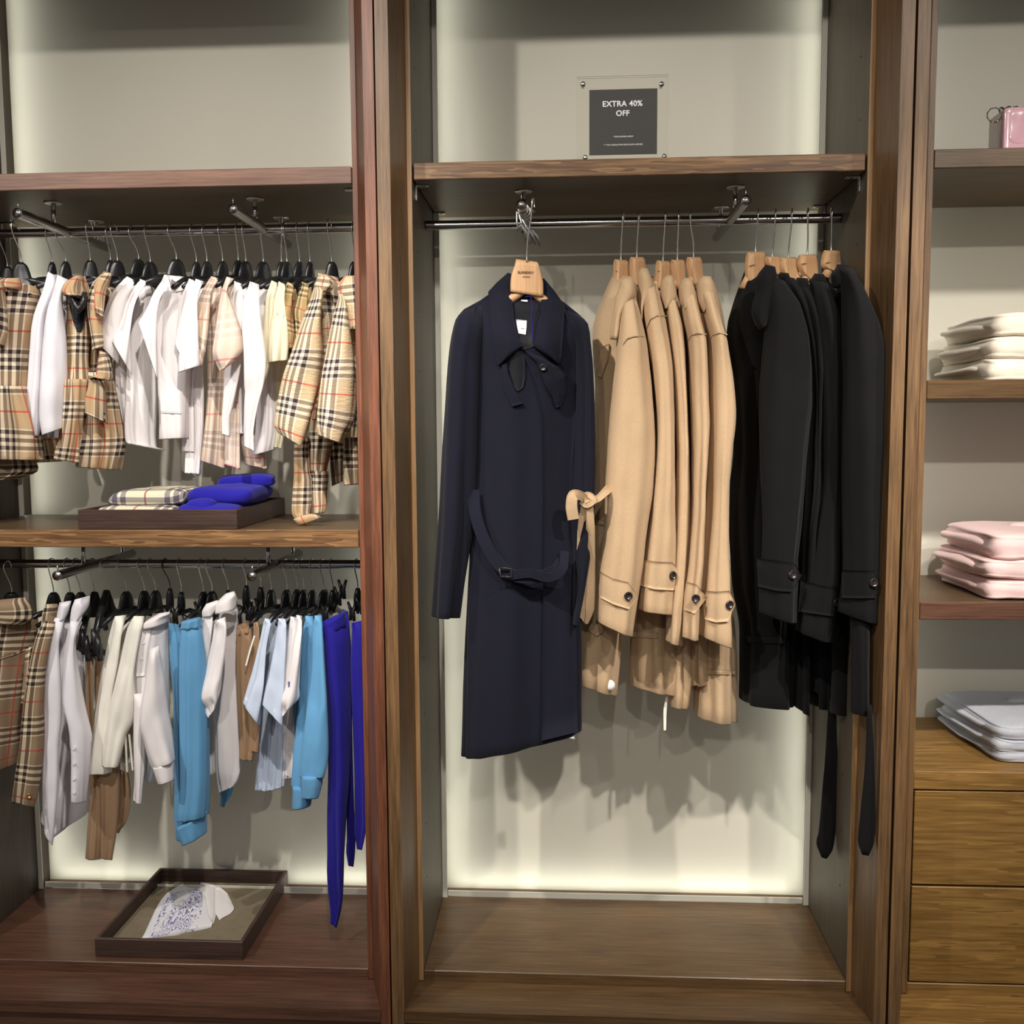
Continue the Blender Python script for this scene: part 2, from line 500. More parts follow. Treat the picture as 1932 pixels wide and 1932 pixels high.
def wood(name, dark, light, axis='z', rough=.42, scale=1.0, bump=.25, cath=0.0):
    m, nt, b = newmat(name)
    tc = nd(nt, 'ShaderNodeTexCoord'); mp = nd(nt, 'ShaderNodeMapping')
    k = {'x': (2.2, 55, 55), 'y': (55, 2.2, 55), 'z': (55, 55, 2.2)}[axis]
    mp.inputs['Scale'].default_value = tuple(a*scale for a in k)
    nt.links.new(tc.outputs['Object'], mp.inputs[0])
    n1 = nd(nt, 'ShaderNodeTexNoise'); n1.inputs['Scale'].default_value = 3.2; n1.inputs['Detail'].default_value = 5; n1.inputs['Roughness'].default_value = .65
    n1.inputs['Distortion'].default_value = .4
    nt.links.new(mp.outputs[0], n1.inputs['Vector'])
    mp2 = nd(nt, 'ShaderNodeMapping'); k2 = {'x': (1.6, 20, 20), 'y': (20, 1.6, 20), 'z': (20, 20, 1.6)}[axis] if cath else {'x': (1.2, 9, 9), 'y': (9, 1.2, 9), 'z': (9, 9, 1.2)}[axis]
    mp2.inputs['Scale'].default_value = tuple(a*scale for a in k2); nt.links.new(tc.outputs['Object'], mp2.inputs[0])
    n2 = nd(nt, 'ShaderNodeTexNoise'); n2.inputs['Scale'].default_value = 1.6; n2.inputs['Detail'].default_value = 3; nt.links.new(mp2.outputs[0], n2.inputs['Vector'])
    if cath:   # flat-sawn figure: rings of the low noise
        rg = mth(nt, 'FRACT', mth(nt, 'MULTIPLY', n2.outputs[0], cath))
        rg = mth(nt, 'POWER', rg, 1.6)
        v = mth(nt, 'ADD', mth(nt, 'MULTIPLY', n1.outputs[0], .78), mth(nt, 'MULTIPLY', rg, .24))
    else:
        v = mth(nt, 'ADD', mth(nt, 'MULTIPLY', n1.outputs[0], .8), mth(nt, 'MULTIPLY', n2.outputs[0], .3))
    cr = nd(nt, 'ShaderNodeValToRGB'); cr.color_ramp.elements[0].position = .34; cr.color_ramp.elements[1].position = .74
    cr.color_ramp.elements[0].color = rgba(dark); cr.color_ramp.elements[1].color = rgba(light)
    nt.links.new(v, cr.inputs[0]); nt.links.new(cr.outputs[0], b.inputs['Base Color'])
    b.inputs['Roughness'].default_value = rough; b.inputs['Specular IOR Level'].default_value = .35
    bp = nd(nt, 'ShaderNodeBump'); bp.inputs['Strength'].default_value = bump; bp.inputs['Distance'].default_value = .0012
    nt.links.new(v, bp.inputs['Height']); nt.links.new(bp.outputs[0], b.inputs['Normal'])
    return m
def plain(name, c, rough=.5, metal=0.0, spec=.5, noise_amt=.06, nscale=60):
    m, nt, b = newmat(name)
    n = nd(nt, 'ShaderNodeTexNoise'); n.inputs['Scale'].default_value = nscale; n.inputs['Detail'].default_value = 3
    tc = nd(nt, 'ShaderNodeTexCoord'); nt.links.new(tc.outputs['Object'], n.inputs['Vector'])
    nt.links.new(mixc(nt, n.outputs[0], tuple(x*(1-noise_amt) for x in c), tuple(min(1, x*(1+noise_amt)) for x in c)), b.inputs['Base Color'])
    b.inputs['Roughness'].default_value = rough; b.inputs['Metallic'].default_value = metal; b.inputs['Specular IOR Level'].default_value = spec
    return m

M = {}
M['mahog'] = wood('mahogany_stained_wood', srgb(70, 40, 28), srgb(132, 82, 58), 'z')
M['mahog_x'] = wood('mahogany_stained_wood_level', srgb(64, 42, 33), srgb(112, 78, 62), 'x', rough=.34)
M['walnut'] = wood('walnut_stained_wood', srgb(66, 47, 30), srgb(128, 97, 64), 'z')
M['walnut_x'] = wood('walnut_stained_wood_level', srgb(62, 45, 29), srgb(106, 80, 52), 'x', rough=.32)
M['shelf_x'] = wood('oak_shelf_figure', srgb(92, 64, 40), srgb(160, 122, 82), 'x', cath=7)
M['board'] = wood('shelf_veneer', srgb(66, 52, 38), srgb(104, 84, 60), 'x', rough=.38)
M['shelf_red'] = wood('reddish_shelf_wood', srgb(88, 62, 52), srgb(134, 102, 86), 'x')
M['inner'] = wood('dark_inner_veneer', srgb(56, 48, 38), srgb(92, 82, 66), 'z', rough=.5)
M['inner_red'] = wood('dark_inner_veneer_reddish', srgb(48, 38, 32), srgb(78, 64, 54), 'z', rough=.5)
M['edge'] = wood('pale_edge_lipping', srgb(126, 92, 58), srgb(176, 138, 96), 'z')
M['drawer'] = wood('golden_oak_drawer', srgb(112, 82, 40), srgb(158, 120, 66), 'x', cath=5)
M['traywood'] = wood('dark_tray_wood', srgb(44, 32, 28), srgb(84, 64, 56), 'x', rough=.4)
M['traylin'] = plain('tray_suede_lining', srgb(128, 116, 96), .95, spec=.1, noise_amt=.25, nscale=35)
M['back'] = plain('painted_back_panel', srgb(212, 207, 192), .55, spec=.3, noise_amt=.01)
M['chrome'] = plain('chrome', (.55, .54, .53), .16, 1.0)
M['rail'] = plain('dark_chrome_rail', (.46, .445, .44), .15, 1.0)
M['steel'] = plain('brushed_steel', (.62, .6, .57), .32, 1.0)
M['wire'] = plain('hook_wire', (.7, .68, .64), .25, 1.0)
M['blackwire'] = plain('black_hook_wire', (.02, .02, .02), .3)
M['plastic'] = plain('black_hanger_plastic', (.012, .012, .013), .32)
M['hwood'] = wood('pale_hanger_wood', srgb(172, 130, 92), srgb(214, 172, 128), 'z', rough=.45, scale=.8, bump=.06)
M['engr'] = plain('engraved_brown', srgb(120, 84, 56), .8)
M['navy'] = fabric('navy_wool', srgb(21, 22, 34), sheen=.05)
M['navyl'] = fabric('black_lining_and_neck_shade', (.008, .008, .011), .45, sheen=0)
M['camel'] = fabric('camel_wool', srgb(188, 159, 126), sheen=.08, var=.09)
M['black'] = fabric('black_wool', srgb(17, 16, 17), sheen=.04)
M['white'] = fabric('white_cotton', srgb(232, 226, 226), .85, sheen=.05, var=.02)
M['whitew'] = fabric('warm_white_cotton', srgb(234, 229, 218), .85, sheen=.05, var=.02)
M['whiteb'] = fabric('crisp_white_poplin', srgb(222, 219, 226), .8, sheen=.05, var=.02)
M['pale_blue'] = fabric('pale_blue_cotton', srgb(196, 208, 228), .85, sheen=.05, var=.02)
M['cream'] = fabric('cream_cotton', srgb(228, 220, 192), .85, sheen=.05, var=.02)
M['sky'] = fabric('sky_blue_jersey', srgb(98, 154, 196), .9, sheen=.1, var=.03)
M['royal'] = fabric('royal_blue_jersey', srgb(30, 24, 124), .85, sheen=.08, var=.03)
M['tan'] = fabric('tan_chino', srgb(156, 126, 98), .85, sheen=.05, var=.04)
TAN, WH, DK, RD = srgb(182, 154, 120), srgb(232, 222, 204), srgb(34, 30, 40), srgb(196, 62, 48)
M['plaid'] = plaid('tan_check', TAN, WH, DK, RD, .138)
M['plaid_s'] = plaid('tan_check_small', TAN, WH, DK, RD, .115)
M['plaid_b'] = plaid('brown_check', srgb(138, 116, 94), srgb(226, 210, 180), srgb(36, 28, 32), srgb(168, 60, 46), .125)  # brown dulled so the colour carries the shade these shirts hang in
M['plaid_dk'] = plaid('olive_check', srgb(168, 142, 100), srgb(222, 204, 160), srgb(60, 48, 40), srgb(180, 70, 50), .09, da=.7)
M['plaid_p'] = plaid('pale_check', srgb(216, 190, 166), srgb(232, 222, 212), srgb(132, 112, 108), srgb(214, 128, 118), .13, da=.5, thin=1.2)
M['plaid_pink'] = plaid('pale_pink_check', srgb(230, 208, 190), srgb(238, 230, 220), srgb(186, 168, 166), srgb(222, 128, 128), .16, da=.35, thin=1.5)
M['plaid_ss'] = plaid('puckered_check', srgb(202, 178, 144), srgb(236, 228, 210), srgb(40, 36, 52), srgb(206, 66, 48), .118, pucker=1.0)
M['plaid_sc'] = plaid('cream_check', srgb(224, 212, 184), srgb(236, 230, 210), srgb(84, 78, 94), srgb(150, 52, 50), .15, thin=1.25, da=1.05)
M['pink'] = fabric('pink_knit', srgb(230, 196, 192), .95, grain=400, bump=.3, sheen=.2, var=.03)
M['creamk'] = fabric('cream_knit', srgb(226, 216, 198), .95, grain=400, bump=.3, sheen=.2, var=.03)
M['greyk'] = fabric('pale_grey_melange_knit', srgb(186, 188, 196), .95, grain=500, bump=.3, sheen=.15, var=.10)
M['royalk'] = fabric('royal_blue_knit', srgb(38, 34, 150), .9, sheen=.1, var=.02)
M['bag'] = plain('pink_patent_leather', srgb(214, 168, 178), .12, spec=.8)
M['btn'] = plain('dark_horn_button', (.02, .013, .012), .15, spec=.8)
M['greyp'] = plain('grey_plastic', (.12, .12, .11), .4)
M['gold'] = plain('gold_snap', (.6, .45, .2), .3, 1.0)
M['whiteplastic'] = plain('white_plastic', (.8, .8, .78), .3)
M['signblk'] = plain('black_sign_card', srgb(52, 49, 47), .55, noise_amt=.1)
M['signtxt'] = plain('white_print', (.85, .85, .85), .6)
M['blacktxt'] = plain('black_print', (.02, .02, .02), .7)
M['hole'] = plain('hole_and_gap_shade', (.004, .004, .004), .9)  # near-black colour for the shade in peg holes and drawer gaps
M['floor'] = plain('floor_stone', srgb(150, 138, 120), .4)
def acrylic():
    m, nt, p = newmat('clear_acrylic')
    out = [n for n in nt.nodes if n.type == 'OUTPUT_MATERIAL'][0]
    tr = nd(nt, 'ShaderNodeBsdfTransparent'); tr.inputs[0].default_value = (.995, .995, .99, 1)
    gl = nd(nt, 'ShaderNodeBsdfGlossy'); gl.inputs['Roughness'].default_value = .03
    fr = nd(nt, 'ShaderNodeFresnel'); fr.inputs[0].default_value = 1.12
    mx = nd(nt, 'ShaderNodeMixShader'); nt.links.new(fr.outputs[0], mx.inputs[0]); nt.links.new(tr.outputs[0], mx.inputs[1]); nt.links.new(gl.outputs[0], mx.inputs[2])
    nt.links.new(mx.outputs[0], out.inputs[0])
    return m
M['acrylic'] = acrylic()
def emit(name, c, s):
    m, nt, b = newmat(name)
    b.inputs['Base Color'].default_value = (.8, .8, .8, 1)
    b.inputs['Emission Color'].default_value = rgba(c); b.inputs['Emission Strength'].default_value = s
    return m
M['led'] = emit('led_tape', (.97, 1.0, .93), 7.5)
M['ledprof'] = plain('white_led_profile', srgb(206, 204, 190), .5, noise_amt=.01)

# ------------------------------------------------------------------ setting
ZF = -0.17
m = MB().box(-3.2, 4.2, -4.5, .62, ZF-.04, ZF); tagit(m.out('floor', M['floor']), kind='structure')
m = MB().box(-3.2, 4.2, .50, .62, ZF, 2.95); tagit(m.out('wall_back', M['back']), kind='structure')

ZS, TS = 1.8924, .037           # upper shelf level and thickness
YB = .42
ZTOP = 2.62
def unit(name, label, xi0, xi1, e, sp_l, sp_r, mats):
    """one wardrobe: carcass between xi0 and xi1, casing frame standing .1228 proud of it"""
    mv, mh, mi, me = mats
    t = thing(name, label, 'wardrobe', ((xi0+xi1)/2, 0, ZF))
    # casing posts: outer face, splayed return
    for (xa, xb, xc, nm) in ((xi0-e, sp_l[0], sp_l[1], 'post'), (xi1+e, sp_r[0], sp_r[1], 'post')):
        poly = [(xa, -.0005), (xb, -.1228), (xc, -.1228), (xc, -.0005)]
        if xc > xb: poly = poly[::-1]
        # rounded arris on the two front edges
        MB().prism(poly, ZF, ZTOP+.14).out(nm, mv, t)
    for (a, b_) in ((xi0-.026, xi0), (xi1, xi1+.026)):
        p = MB().box(a, b_, 0, YB+.02, ZF, ZTOP, .001).out('side_panel', mi, t)
        xx = (a+b_)/2
        ex = (xi0-e-.0005, xi0+.0002) if a < xi0 else (xi1-.0002, xi1+e+.0005)
        MB().box(ex[0], ex[1], -.0022, .0004, -.0244, ZTOP, .0006).out('edge_lipping', me, p)
    MB().box(xi0, xi1, 0, YB, -.0295, 0, .0018).out('bottom_board', mh, t)
    poly = [(sp_l[0]-.001, -.1228), (sp_r[0]+.001, -.1228), (xi1+e, -.001), (xi0-e, -.001)]
    MB().prism(poly, -.055, -.0265).out('sill_board', mh, t)
    MB().box(sp_l[0], sp_r[0], -.112, -.09, ZF, -.055).out('plinth', mh, t)
    MB().box(sp_l[0], sp_r[0], -.1228, -.0005, 2.405, ZTOP+.14).out('header', mv, t)
    MB().box(xi0, xi1, 0, YB, ZTOP-.05, ZTOP, .001).out('top_board', mi, t)
    MB().box(xi0-.02, xi1+.02, YB, YB+.02, -.03, ZTOP, .001).out('back_panel', M['back'], t)
    # light strips in the corners of the back panel: a tape on the side panel behind a white lip
    for sgn, X in ((1, xi0), (-1, xi1)):
        pr_ = MB().box(*sorted((X, X+sgn*.0135)), YB-.062, YB-.0595, .001, ZTOP-.06, .0006).out('light_channel', M['ledprof'], t)
        MB().box(*sorted((X+sgn*.0002, X+sgn*.0020)), YB-.057, YB-.040, .03, ZTOP-.1, .0003).out('led_tape', M['led'], pr_)
    pr_ = MB().box(xi0+.014, xi1-.014, YB-.052, YB-.0495, .0005, .017, .0006).out('light_channel', M['ledprof'], t)
    MB().box(xi0+.03, xi1-.03, YB-.047, YB-.028, .0006, .0018, .0003).out('led_tape', M['led'], pr_)
    return t
XL0, XL1, XR0, XR1 = -1.1555, -.134, 1.1395, 2.15
uL = unit('wardrobe', 'reddish mahogany wardrobe unit holding the children\'s clothes at left', XL0, XL1, .011, (-1.207, -1.231), (-.0815, -.0585), (M['mahog'], M['mahog_x'], M['inner_red'], M['mahog']))
uM = unit('wardrobe', 'brown middle wardrobe unit framing the hanging wool coats', 0.0, 1.0, .0100, (-.0266, -.0547), (1.0246, 1.0512), (M['walnut'], M['walnut_x'], M['inner'], M['edge']))
uR = unit('wardrobe', 'wardrobe unit with two drawers and folded knitwear at right edge', XR0, XR1, .0125, (1.0815, 1.0568), (2.2, 2.23), (M['walnut'], M['drawer'], M['inner'], M['walnut']))
# middle unit: pale mitred sill front and peg holes
def pegs(parent, X, sgn, zs, ys):
    mb = MB()
    for z in zs:
        for y in ys: mb.lathe([(.0028, -.0005), (.0028, .0004), (.0001, .0004)], (X, y, z), (sgn, 0, 0), 8)
    mb.out('peg_hole', M['hole'], parent, kind='stuff')  # flat black discs, the shade of each hole painted on the panel
zz = [1.16+.137*i for i in range(11)]+[.2+.137*i for i in range(6)]
pegs(uM, 0.0, 1, zz, (.07, .37)); pegs(uM, 1.0, -1, zz, (.07, .37)); pegs(uL, XL0, 1, zz, (.07, .37))
# drawers of the right unit
for (z0, z1) in ((.2405, .4630), (.0035, .2345)):
    d = MB().box(XR0+.0045, XR1-.0045, .001, .35, z0, z1, .0012).out('drawer', M['drawer'], uR)
MB().box(XR0, XR1, .02, .03, -.0, .47, .001).out('drawer_gap_shade', M['hole'], uR)  # black sheet that paints shade into the gaps round the drawers
MB().box(XR0+.001, XR1-.001, .0, YB-.001, .467, .510, .0015).out('counter_board', M['drawer'], uR)

# ------------------------------------------------------------------ shelves
def bracket(mb, X, sgn, Y, z):
    mb.box(*sorted((X, X+sgn*.0025)), Y-.008, Y+.008, z-.034, z-.0005, .0005)
    mb.box(*sorted((X, X+sgn*.030)), Y-.008, Y+.008, z-.0035, z-.0005, .0005)
    for a in (.010, .022):
        mb.lathe([(.003, 0), (.003, .0012), (.0001, .0016)], (X+sgn*a, Y, z-.0035), (0, 0, -1), 8)
        mb.lathe([(.003, 0), (.003, .0012), (.0001, .0016)], (X+sgn*.0025, Y, z-a-.004), (sgn, 0, 0), 8)
def shelf(label, x0, x1, zt, th, mat, br=True, y0=.004):
    t = thing('shelf', label, 'shelf', ((x0+x1)/2, .2, zt-th))
    MB().box(x0+.0035, x1-.0035, y0+.0062, YB-.016, zt-th, zt, .001).out('board', M['board'], t)
    MB().box(x0+.0035, x1-.0035, y0, y0+.006, zt-th, zt, .0016).out('front_edge', mat, t)
    if br:
        for X, s in ((x0+.0006, 1), (x1-.0006, -1)):
            for Yy in (.055, .345):
                mb = MB(); bracket(mb, X, s, Yy, zt-th); mb.out('bracket', M['steel'], t)
    return t
shelf('upper shelf of the left wardrobe, reddish front edge above the children\'s rail', XL0, XL1, 1.888, .038, M['shelf_red'])
shelf('middle shelf of the left wardrobe, golden oak edge, carrying a dark tray', XL0, XL1, 1.066, .041, M['shelf_x'], br=False)
shelf('upper shelf of the coat wardrobe, grained oak edge below the sale sign', 0, 1.0, ZS, TS, M['shelf_x'])
shelf('upper shelf at right carrying the pink patent bag', XR0, XR1, 1.897, .040, M['walnut_x'], br=False)
shelf('right-hand shelf under the pile of cream knitwear', XR0, XR1, 1.400, .042, M['walnut_x'], br=False)
shelf('dark shelf at right under the pile of pink knitwear', XR0, XR1, .902, .040, M['mahog_x'], br=False)

# ------------------------------------------------------------------ rails with display arms
RY = .2
def rail(label, x0, x1, z, zsh, arms, matr, r=.0115):
    t = thing('clothes_rail', label, 'rail', ((x0+x1)/2, RY, z))
    MB().tube([(x0, RY, z), (x0+.004, RY, z), (x1-.004, RY, z), (x1, RY, z)], r, 20).out('rod', matr, t, True)
    for (ax, ya, yb) in arms:
        a = MB().tube([(ax, ya, z), (ax, ya+.002, z), (ax, yb-.002, z), (ax, yb, z)], r, 18).out('display_arm', matr, t, True)
        MB().tube([(ax, ya+.006, z+r*.8), (ax, ya+.006, z+r+.014)], .0016, 8).out('end_pin', M['chrome'], a, True)
        MB().tube([(ax, yb-.006, z+r*.8), (ax, yb-.006, z+r+.014)], .0016, 8).out('end_pin', M['chrome'], a, True)
        for py_ in (.13, .345):
            p = MB().tube([(ax, py_, z+.002), (ax, py_, zsh-.001)], .0052, 12).out('post', M['chrome'], t, True)
            MB().lathe([(.021, 0), (.021, .002), (.017, .0035), (.0001, .0035)], (ax, py_, zsh-.0002), (0, 0, -1), 24).out('flange', M['steel'], p, True)
    return t
RZ1, RZ2, RZL = 1.794, .957, 1.792
rail('dark chrome rail under the upper shelf carrying the wool coats', .0, 1.0, RZ1, ZS-TS, ((.245, -.01, .41), (.738, -.01, .41)), M['rail'])
rail('chrome rail under the left upper shelf carrying check dresses and white tops', XL0+.001, XL1-.001, RZL, 1.850, ((-.897, -.03, .40), (-.400, -.03, .40)), M['rail'])
rail('dark rail under the left middle shelf carrying shirts and blue trousers', XL0+.001, XL1-.001, RZ2, 1.025, ((-.862, .0, .40), (-.392, .0, .40)), M['rail'])
# ------------------------------------------------------------------ hangers
def hook(px, py, hx, rz, parent, F, mat, wr=.0016, Y=RY, rr=.0135):
    a = F(px, py); p0 = at(a[0], a[1], Y)
    hp = F(hx, 0)[0]
    # x of the rail where the hook crosses it
    v = None
    lo = at(hp, 430, Y)
    for it in range(4):
        # refine row so that z matches the rail
        yy = 966-FPX*((np.array([lo[0], Y, rz])-CAM)@CU)/((np.array([lo[0], Y, rz])-CAM)@CD)
        lo = at(hp, yy, Y)
    xr = lo[0]
    P = [p0-np.array([0, 0, .006]), p0+np.array([0, 0, .012])]
    top = np.array([xr, Y-rr, rz-.004])
    d = top-P[1]
    P += [P[1]+d*.35+np.array([-.12*d[0], 0, 0]), P[1]+d*.7+np.array([.06*d[0], 0, 0]), top]
    for k in range(1, 9):
        w = math.pi*(k/8)*1.12
        P.append(np.array([xr+.0006*k, Y-rr*math.cos(w), rz+.0005+rr*math.sin(w)]))
    # smooth
    Q = []
    for i in range(len(P)-1):
        p_, q_ = P[max(i-1, 0)], P[min(i+2, len(P)-1)]
        for k in range(3):
            u = k/3
            Q.append(.5*((2*P[i])+(-p_+P[i+1])*u+(2*p_-5*P[i]+4*P[i+1]-q_)*u*u+(-p_+3*P[i]-3*P[i+1]+q_)*u**3))
    Q.append(P[-1])
    return MB().tube(Q, wr, 6).out('hook', mat, parent, True)
HG = {'top': 'black plastic hangers of the upper left rail', 'low': 'black plastic hangers of the lower left rail'}
def kid_hanger(label, F, hx, nx, ny, row, w=1.0, yaw=70, arm=.085, Y=RY, body=None, wire=None, arms=True, drop=42):
    rz = RZL if row == 'top' else RZ2
    fx, fy = F(nx, ny)
    g = thing('hanger', label, 'hanger', at(fx, fy, Y), HG[row])
    hook(nx, ny, hx, rz, g, F, M[wire] if wire else M['wire'], Y=Y)
    rows = body or [(fx-4*w, fy-1, fx+4*w, fy-1), (fx-8*w, fy+5, fx+8*w, fy+5), (fx-10.5*w, fy+16, fx+11*w, fy+16), (fx-13*w, fy+30, fx+13.5*w, fy+30), (fx-19*w, fy+drop, fx+19*w, fy+drop)]
    loft('body', rows, Y, M['plastic'], g, B=.007, yaw=yaw, fold=0, M=10, N=16, hem=0, crumple=0, taper=.05)
    if arms:
        c = at(fx, fy+drop*.75, Y); t = rad(yaw); mb = MB()
        for s in (-1, 1):
            e = c+np.array([math.cos(t)*arm*s, math.sin(t)*arm*s, -.032])
            mb = MB().tube([c, c+(e-c)*.5+np.array([0, 0, .007]), e], [.008, .008, .006], 8); mb.out('shoulder_arm', M['plastic'], g, True)
    return g
def clip_hanger(label, F, hx, nx, ny, row, clips, half, Y=RY, big=False, yaw=70):
    """trouser hanger: neck, bar and two sprung clips (clip points in frame)"""
    rz = RZL if row == 'top' else RZ2
    fx, fy = F(nx, ny)
    g = thing('clip_hanger', label, 'hanger', at(fx, fy, Y), HG[row])
    hook(nx, ny, hx, rz, g, F, M['blackwire'] if big else M['wire'], Y=Y)
    loft('neck', [(fx-3.5, fy, fx+3.5, fy), (fx-7, fy+12, fx+7, fy+12), (fx-8, fy+30, fx+8, fy+30), (fx-6, fy+44, fx+6, fy+44)], Y, M['plastic'], g, B=.006, yaw=40, fold=0, M=8, N=14, hem=0, crumple=0)
    c = at(fx, fy+40, Y)
    P = []
    for (cx, cy) in clips:
        a = F(cx, cy); P.append(at(a[0], a[1], Y-.03))
    MB().tube([P[0], (P[0]+c)/2+np.array([0, 0, .006]), c, (P[-1]+c)/2+np.array([0, 0, .006]), P[-1]], [.004, .006, .007, .006, .004], 8).out('bar', M['plastic'], g, True)
    for p in P:
        k = MB()
        for s in (-1, 1):
            k.tube([p+np.array([s*.010, 0, .026]), p+np.array([s*.0035, -.004*s, .004]), p+np.array([s*.0055, -.004*s, -.022])], [.0032, .0050, .0042], 7)
        k.tube([p+np.array([-.006, 0, .004]), p+np.array([.006, 0, .004])], .0036, 7)
        k.out('clip', M['plastic'], g, True)
    return g
def garment(name, label, cat, group, px, Y=RY):
    return thing(name, label, cat, at(px[0], px[1], Y), group)

# ------------------------------------------------------------------ text
def text(body, px, py, Y, w_px, mat, parent, name='lettering', yaw=0.0, tilt=0.0, extr=.0003, bold=0.0, spacing=1.0):
    c = bpy.data.curves.new('t', 'FONT'); c.body = body; c.align_x = 'CENTER'; c.align_y = 'CENTER'
    c.extrude = extr; c.offset = bold; c.size = 1.0; c.space_character = spacing; c.space_line = .95
    o = bpy.data.objects.new('t', c); COL.objects.link(o)
    bpy.context.view_layer.update()
    me = bpy.data.meshes.new_from_object(o.evaluated_get(bpy.context.evaluated_depsgraph_get()))
    bpy.data.objects.remove(o)
    V = np.array([v.co[:] for v in me.vertices]); Fc = [tuple(p.vertices) for p in me.polygons]
    bpy.data.meshes.remove(me)
    L = at(px-w_px/2, py, Y); Rr = at(px+w_px/2, py, Y); C = at(px, py, Y)
    s = abs(Rr[0]-L[0])/(V[:, 0].max()-V[:, 0].min())
    V[:, 0] -= (V[:, 0].max()+V[:, 0].min())/2; V *= s; V[:, 2] = V[:, 2]/s*1.0 if extr == 0 else V[:, 2]/s
    t, q = rad(yaw), rad(tilt)
    X = V[:, 0]; Z = V[:, 1]; D = V[:, 2]
    x2, z2 = X*math.cos(q)-Z*math.sin(q), X*math.sin(q)+Z*math.cos(q)
    P = np.stack([C[0]+x2*math.cos(t)+D*math.sin(t), C[1]+x2*math.sin(t)-D*math.cos(t), C[2]+z2], 1)
    return mesh(name, P, Fc, mat, parent, False)

# ------------------------------------------------------------------ adult coats
def wood_hanger(label, block, hx, Y, yaw, bw=.013, group='pale wooden coat hangers on the middle rail', rz=RZ1, txt=None, hy=None, arm=.085):
    """block: rows of the visible wooden neck"""
    top = block[0]; nx = (top[0]+top[2])/2; ny = min(top[1], top[3])
    g = thing('wooden_hanger', label, 'hanger', at(nx, ny, Y), group)
    hook(nx, ny, hx, rz, g, FULL, M['wire'], .0019, Y if hy is None else hy)
    b = loft('neck_block', block, Y, M['hwood'], g, B=bw, yaw=yaw, fold=0, M=12, N=28, hem=0, crumple=0, taper=.03, rect=.38)
    bt = block[-1]; cx, cy = (bt[0]+bt[2])/2, (bt[1]+bt[3])/2
    c = at(cx, cy-12, Y); t = rad(yaw)
    for s in (-1, 1):
        e = c+np.array([math.cos(t)*arm*s, math.sin(t)*arm*s+.01, -arm*.95])
        MB().tube([c, (c+e)/2+np.array([0, 0, .012]), e], [.009, .010, .011], 10).out('shoulder_arm', M['hwood'], g, True)
    if txt:
        for (wd, x, y, w, tl) in txt:
            v = ray(x, y); v = v/np.linalg.norm(v); h = bvh_of(b).ray_cast(Vector(CAM), Vector(v))
            yy = h[0][1]-.0016 if h[0] is not None else Y-bw
            text(wd, x, y, yy, w, M['engr'], b, 'engraved_lettering', yaw if abs(yaw) < 50 else 0, tl, bold=.01)
    return g

CG = 'camel wool coats in a row'; KG = 'black wool coats in a row'
# --- navy coat facing the room
g = garment('coat', 'long navy wool coat facing the room, with wide collar and tied belt', 'coat', None, (985, 700), .02)
body = loft('body', [(936, 548, 1036, 552), (908, 568, 1066, 572, 0, .6), (872, 592, 1100, 604, 0, .7), (886, 640, 1095, 648), (893, 700, 1090, 705), (896, 800, 1083, 800), (895, 930, 1078, 930), (888, 1040, 1086, 1040), (882, 1150, 1089, 1150), (877, 1290, 1092, 1290), (873, 1428, 1094, 1380)],
            .03, M['navy'], g, B=.075, yaw=6, fold=.010, ks=(4, 7, 11), M=44, N=72, hem=.04, taper=.12, crumple=.003)
slv = loft('sleeve', [(872, 588, 908, 577), (860, 603, 912, 618), (851, 640, 907, 655), (845, 690, 904, 700), (835, 850, 898, 860), (826, 1000, 890, 1000), (819, 1100, 874, 1100), (815, 1160, 866, 1163)],
           .0, M['navy'], g, B=.055, yaw=6, fold=.006, ks=(3, 5, 7), M=40, N=40, taper=.10, hem=.05)
slr = loft('sleeve', [(1066, 584, 1096, 596), (1070, 622, 1108, 612), (1077, 650, 1112, 645), (1080, 700, 1117, 700), (1078, 850, 1122, 860), (1070, 980, 1119, 990), (1066, 1080, 1106, 1090), (1062, 1172, 1091, 1175)],
           .02, M['navy'], g, B=.05, yaw=20, fold=.006, ks=(3, 5, 7), M=40, N=40, taper=.10, hem=.05)
drape('lining', [(712, 1030, 940, 1080), (722, 1200, 900, 1230), (760, 1400, 880, 1440), (800, 1470, 860, 1450)], body, M['navyl'], g, F5, off=.002, nu=12, nv=8)
drape('lining', [(760, 1465, 805, 1470), (700, 1530, 815, 1530), (690, 1600, 818, 1660), (735, 1745, 800, 1740), (755, 1768, 765, 1768)], body, M['navyl'], g, F5, off=.004, nu=12, nv=6)  # black panel paints the dark front opening onto the closed body
ov = drape('front_overlap', [(985, 662, 1060, 690), (1008, 720, 1084, 720), (1024, 780, 1086, 790), (1027, 930, 1078, 930), (1025, 1100, 1086, 1100), (1022, 1398, 1090, 1381)], body, M['navy'], g, off=.007, nu=30, nv=8)
lap = drape('lapel', [(800, 1462, 930, 1520), (900, 1560, 1070, 1600), (960, 1720, 1115, 1650), (1010, 1800, 1110, 1780), (1040, 1890, 1075, 1880)], [body, ov], M['navy'], g, F5, off=.010, nu=16, nv=8, bulge=.012)
drape('lapel', [(640, 1580, 680, 1560), (645, 1620, 690, 1640), (660, 1760, 745, 1770), (720, 1880, 800, 1860)], body, M['navy'], g, F5, off=.008, nu=10, nv=6, bulge=.005)
cl = drape('collar', [(690, 905, 714, 915), (610, 975, 712, 1010), (545, 1045, 720, 1100), (552, 1180, 735, 1250), (576, 1350, 765, 1380), (598, 1540, 792, 1440), (618, 1578, 650, 1560)], body, M['navy'], g, F5, off=.012, nu=30, nv=10, bulge=.014)
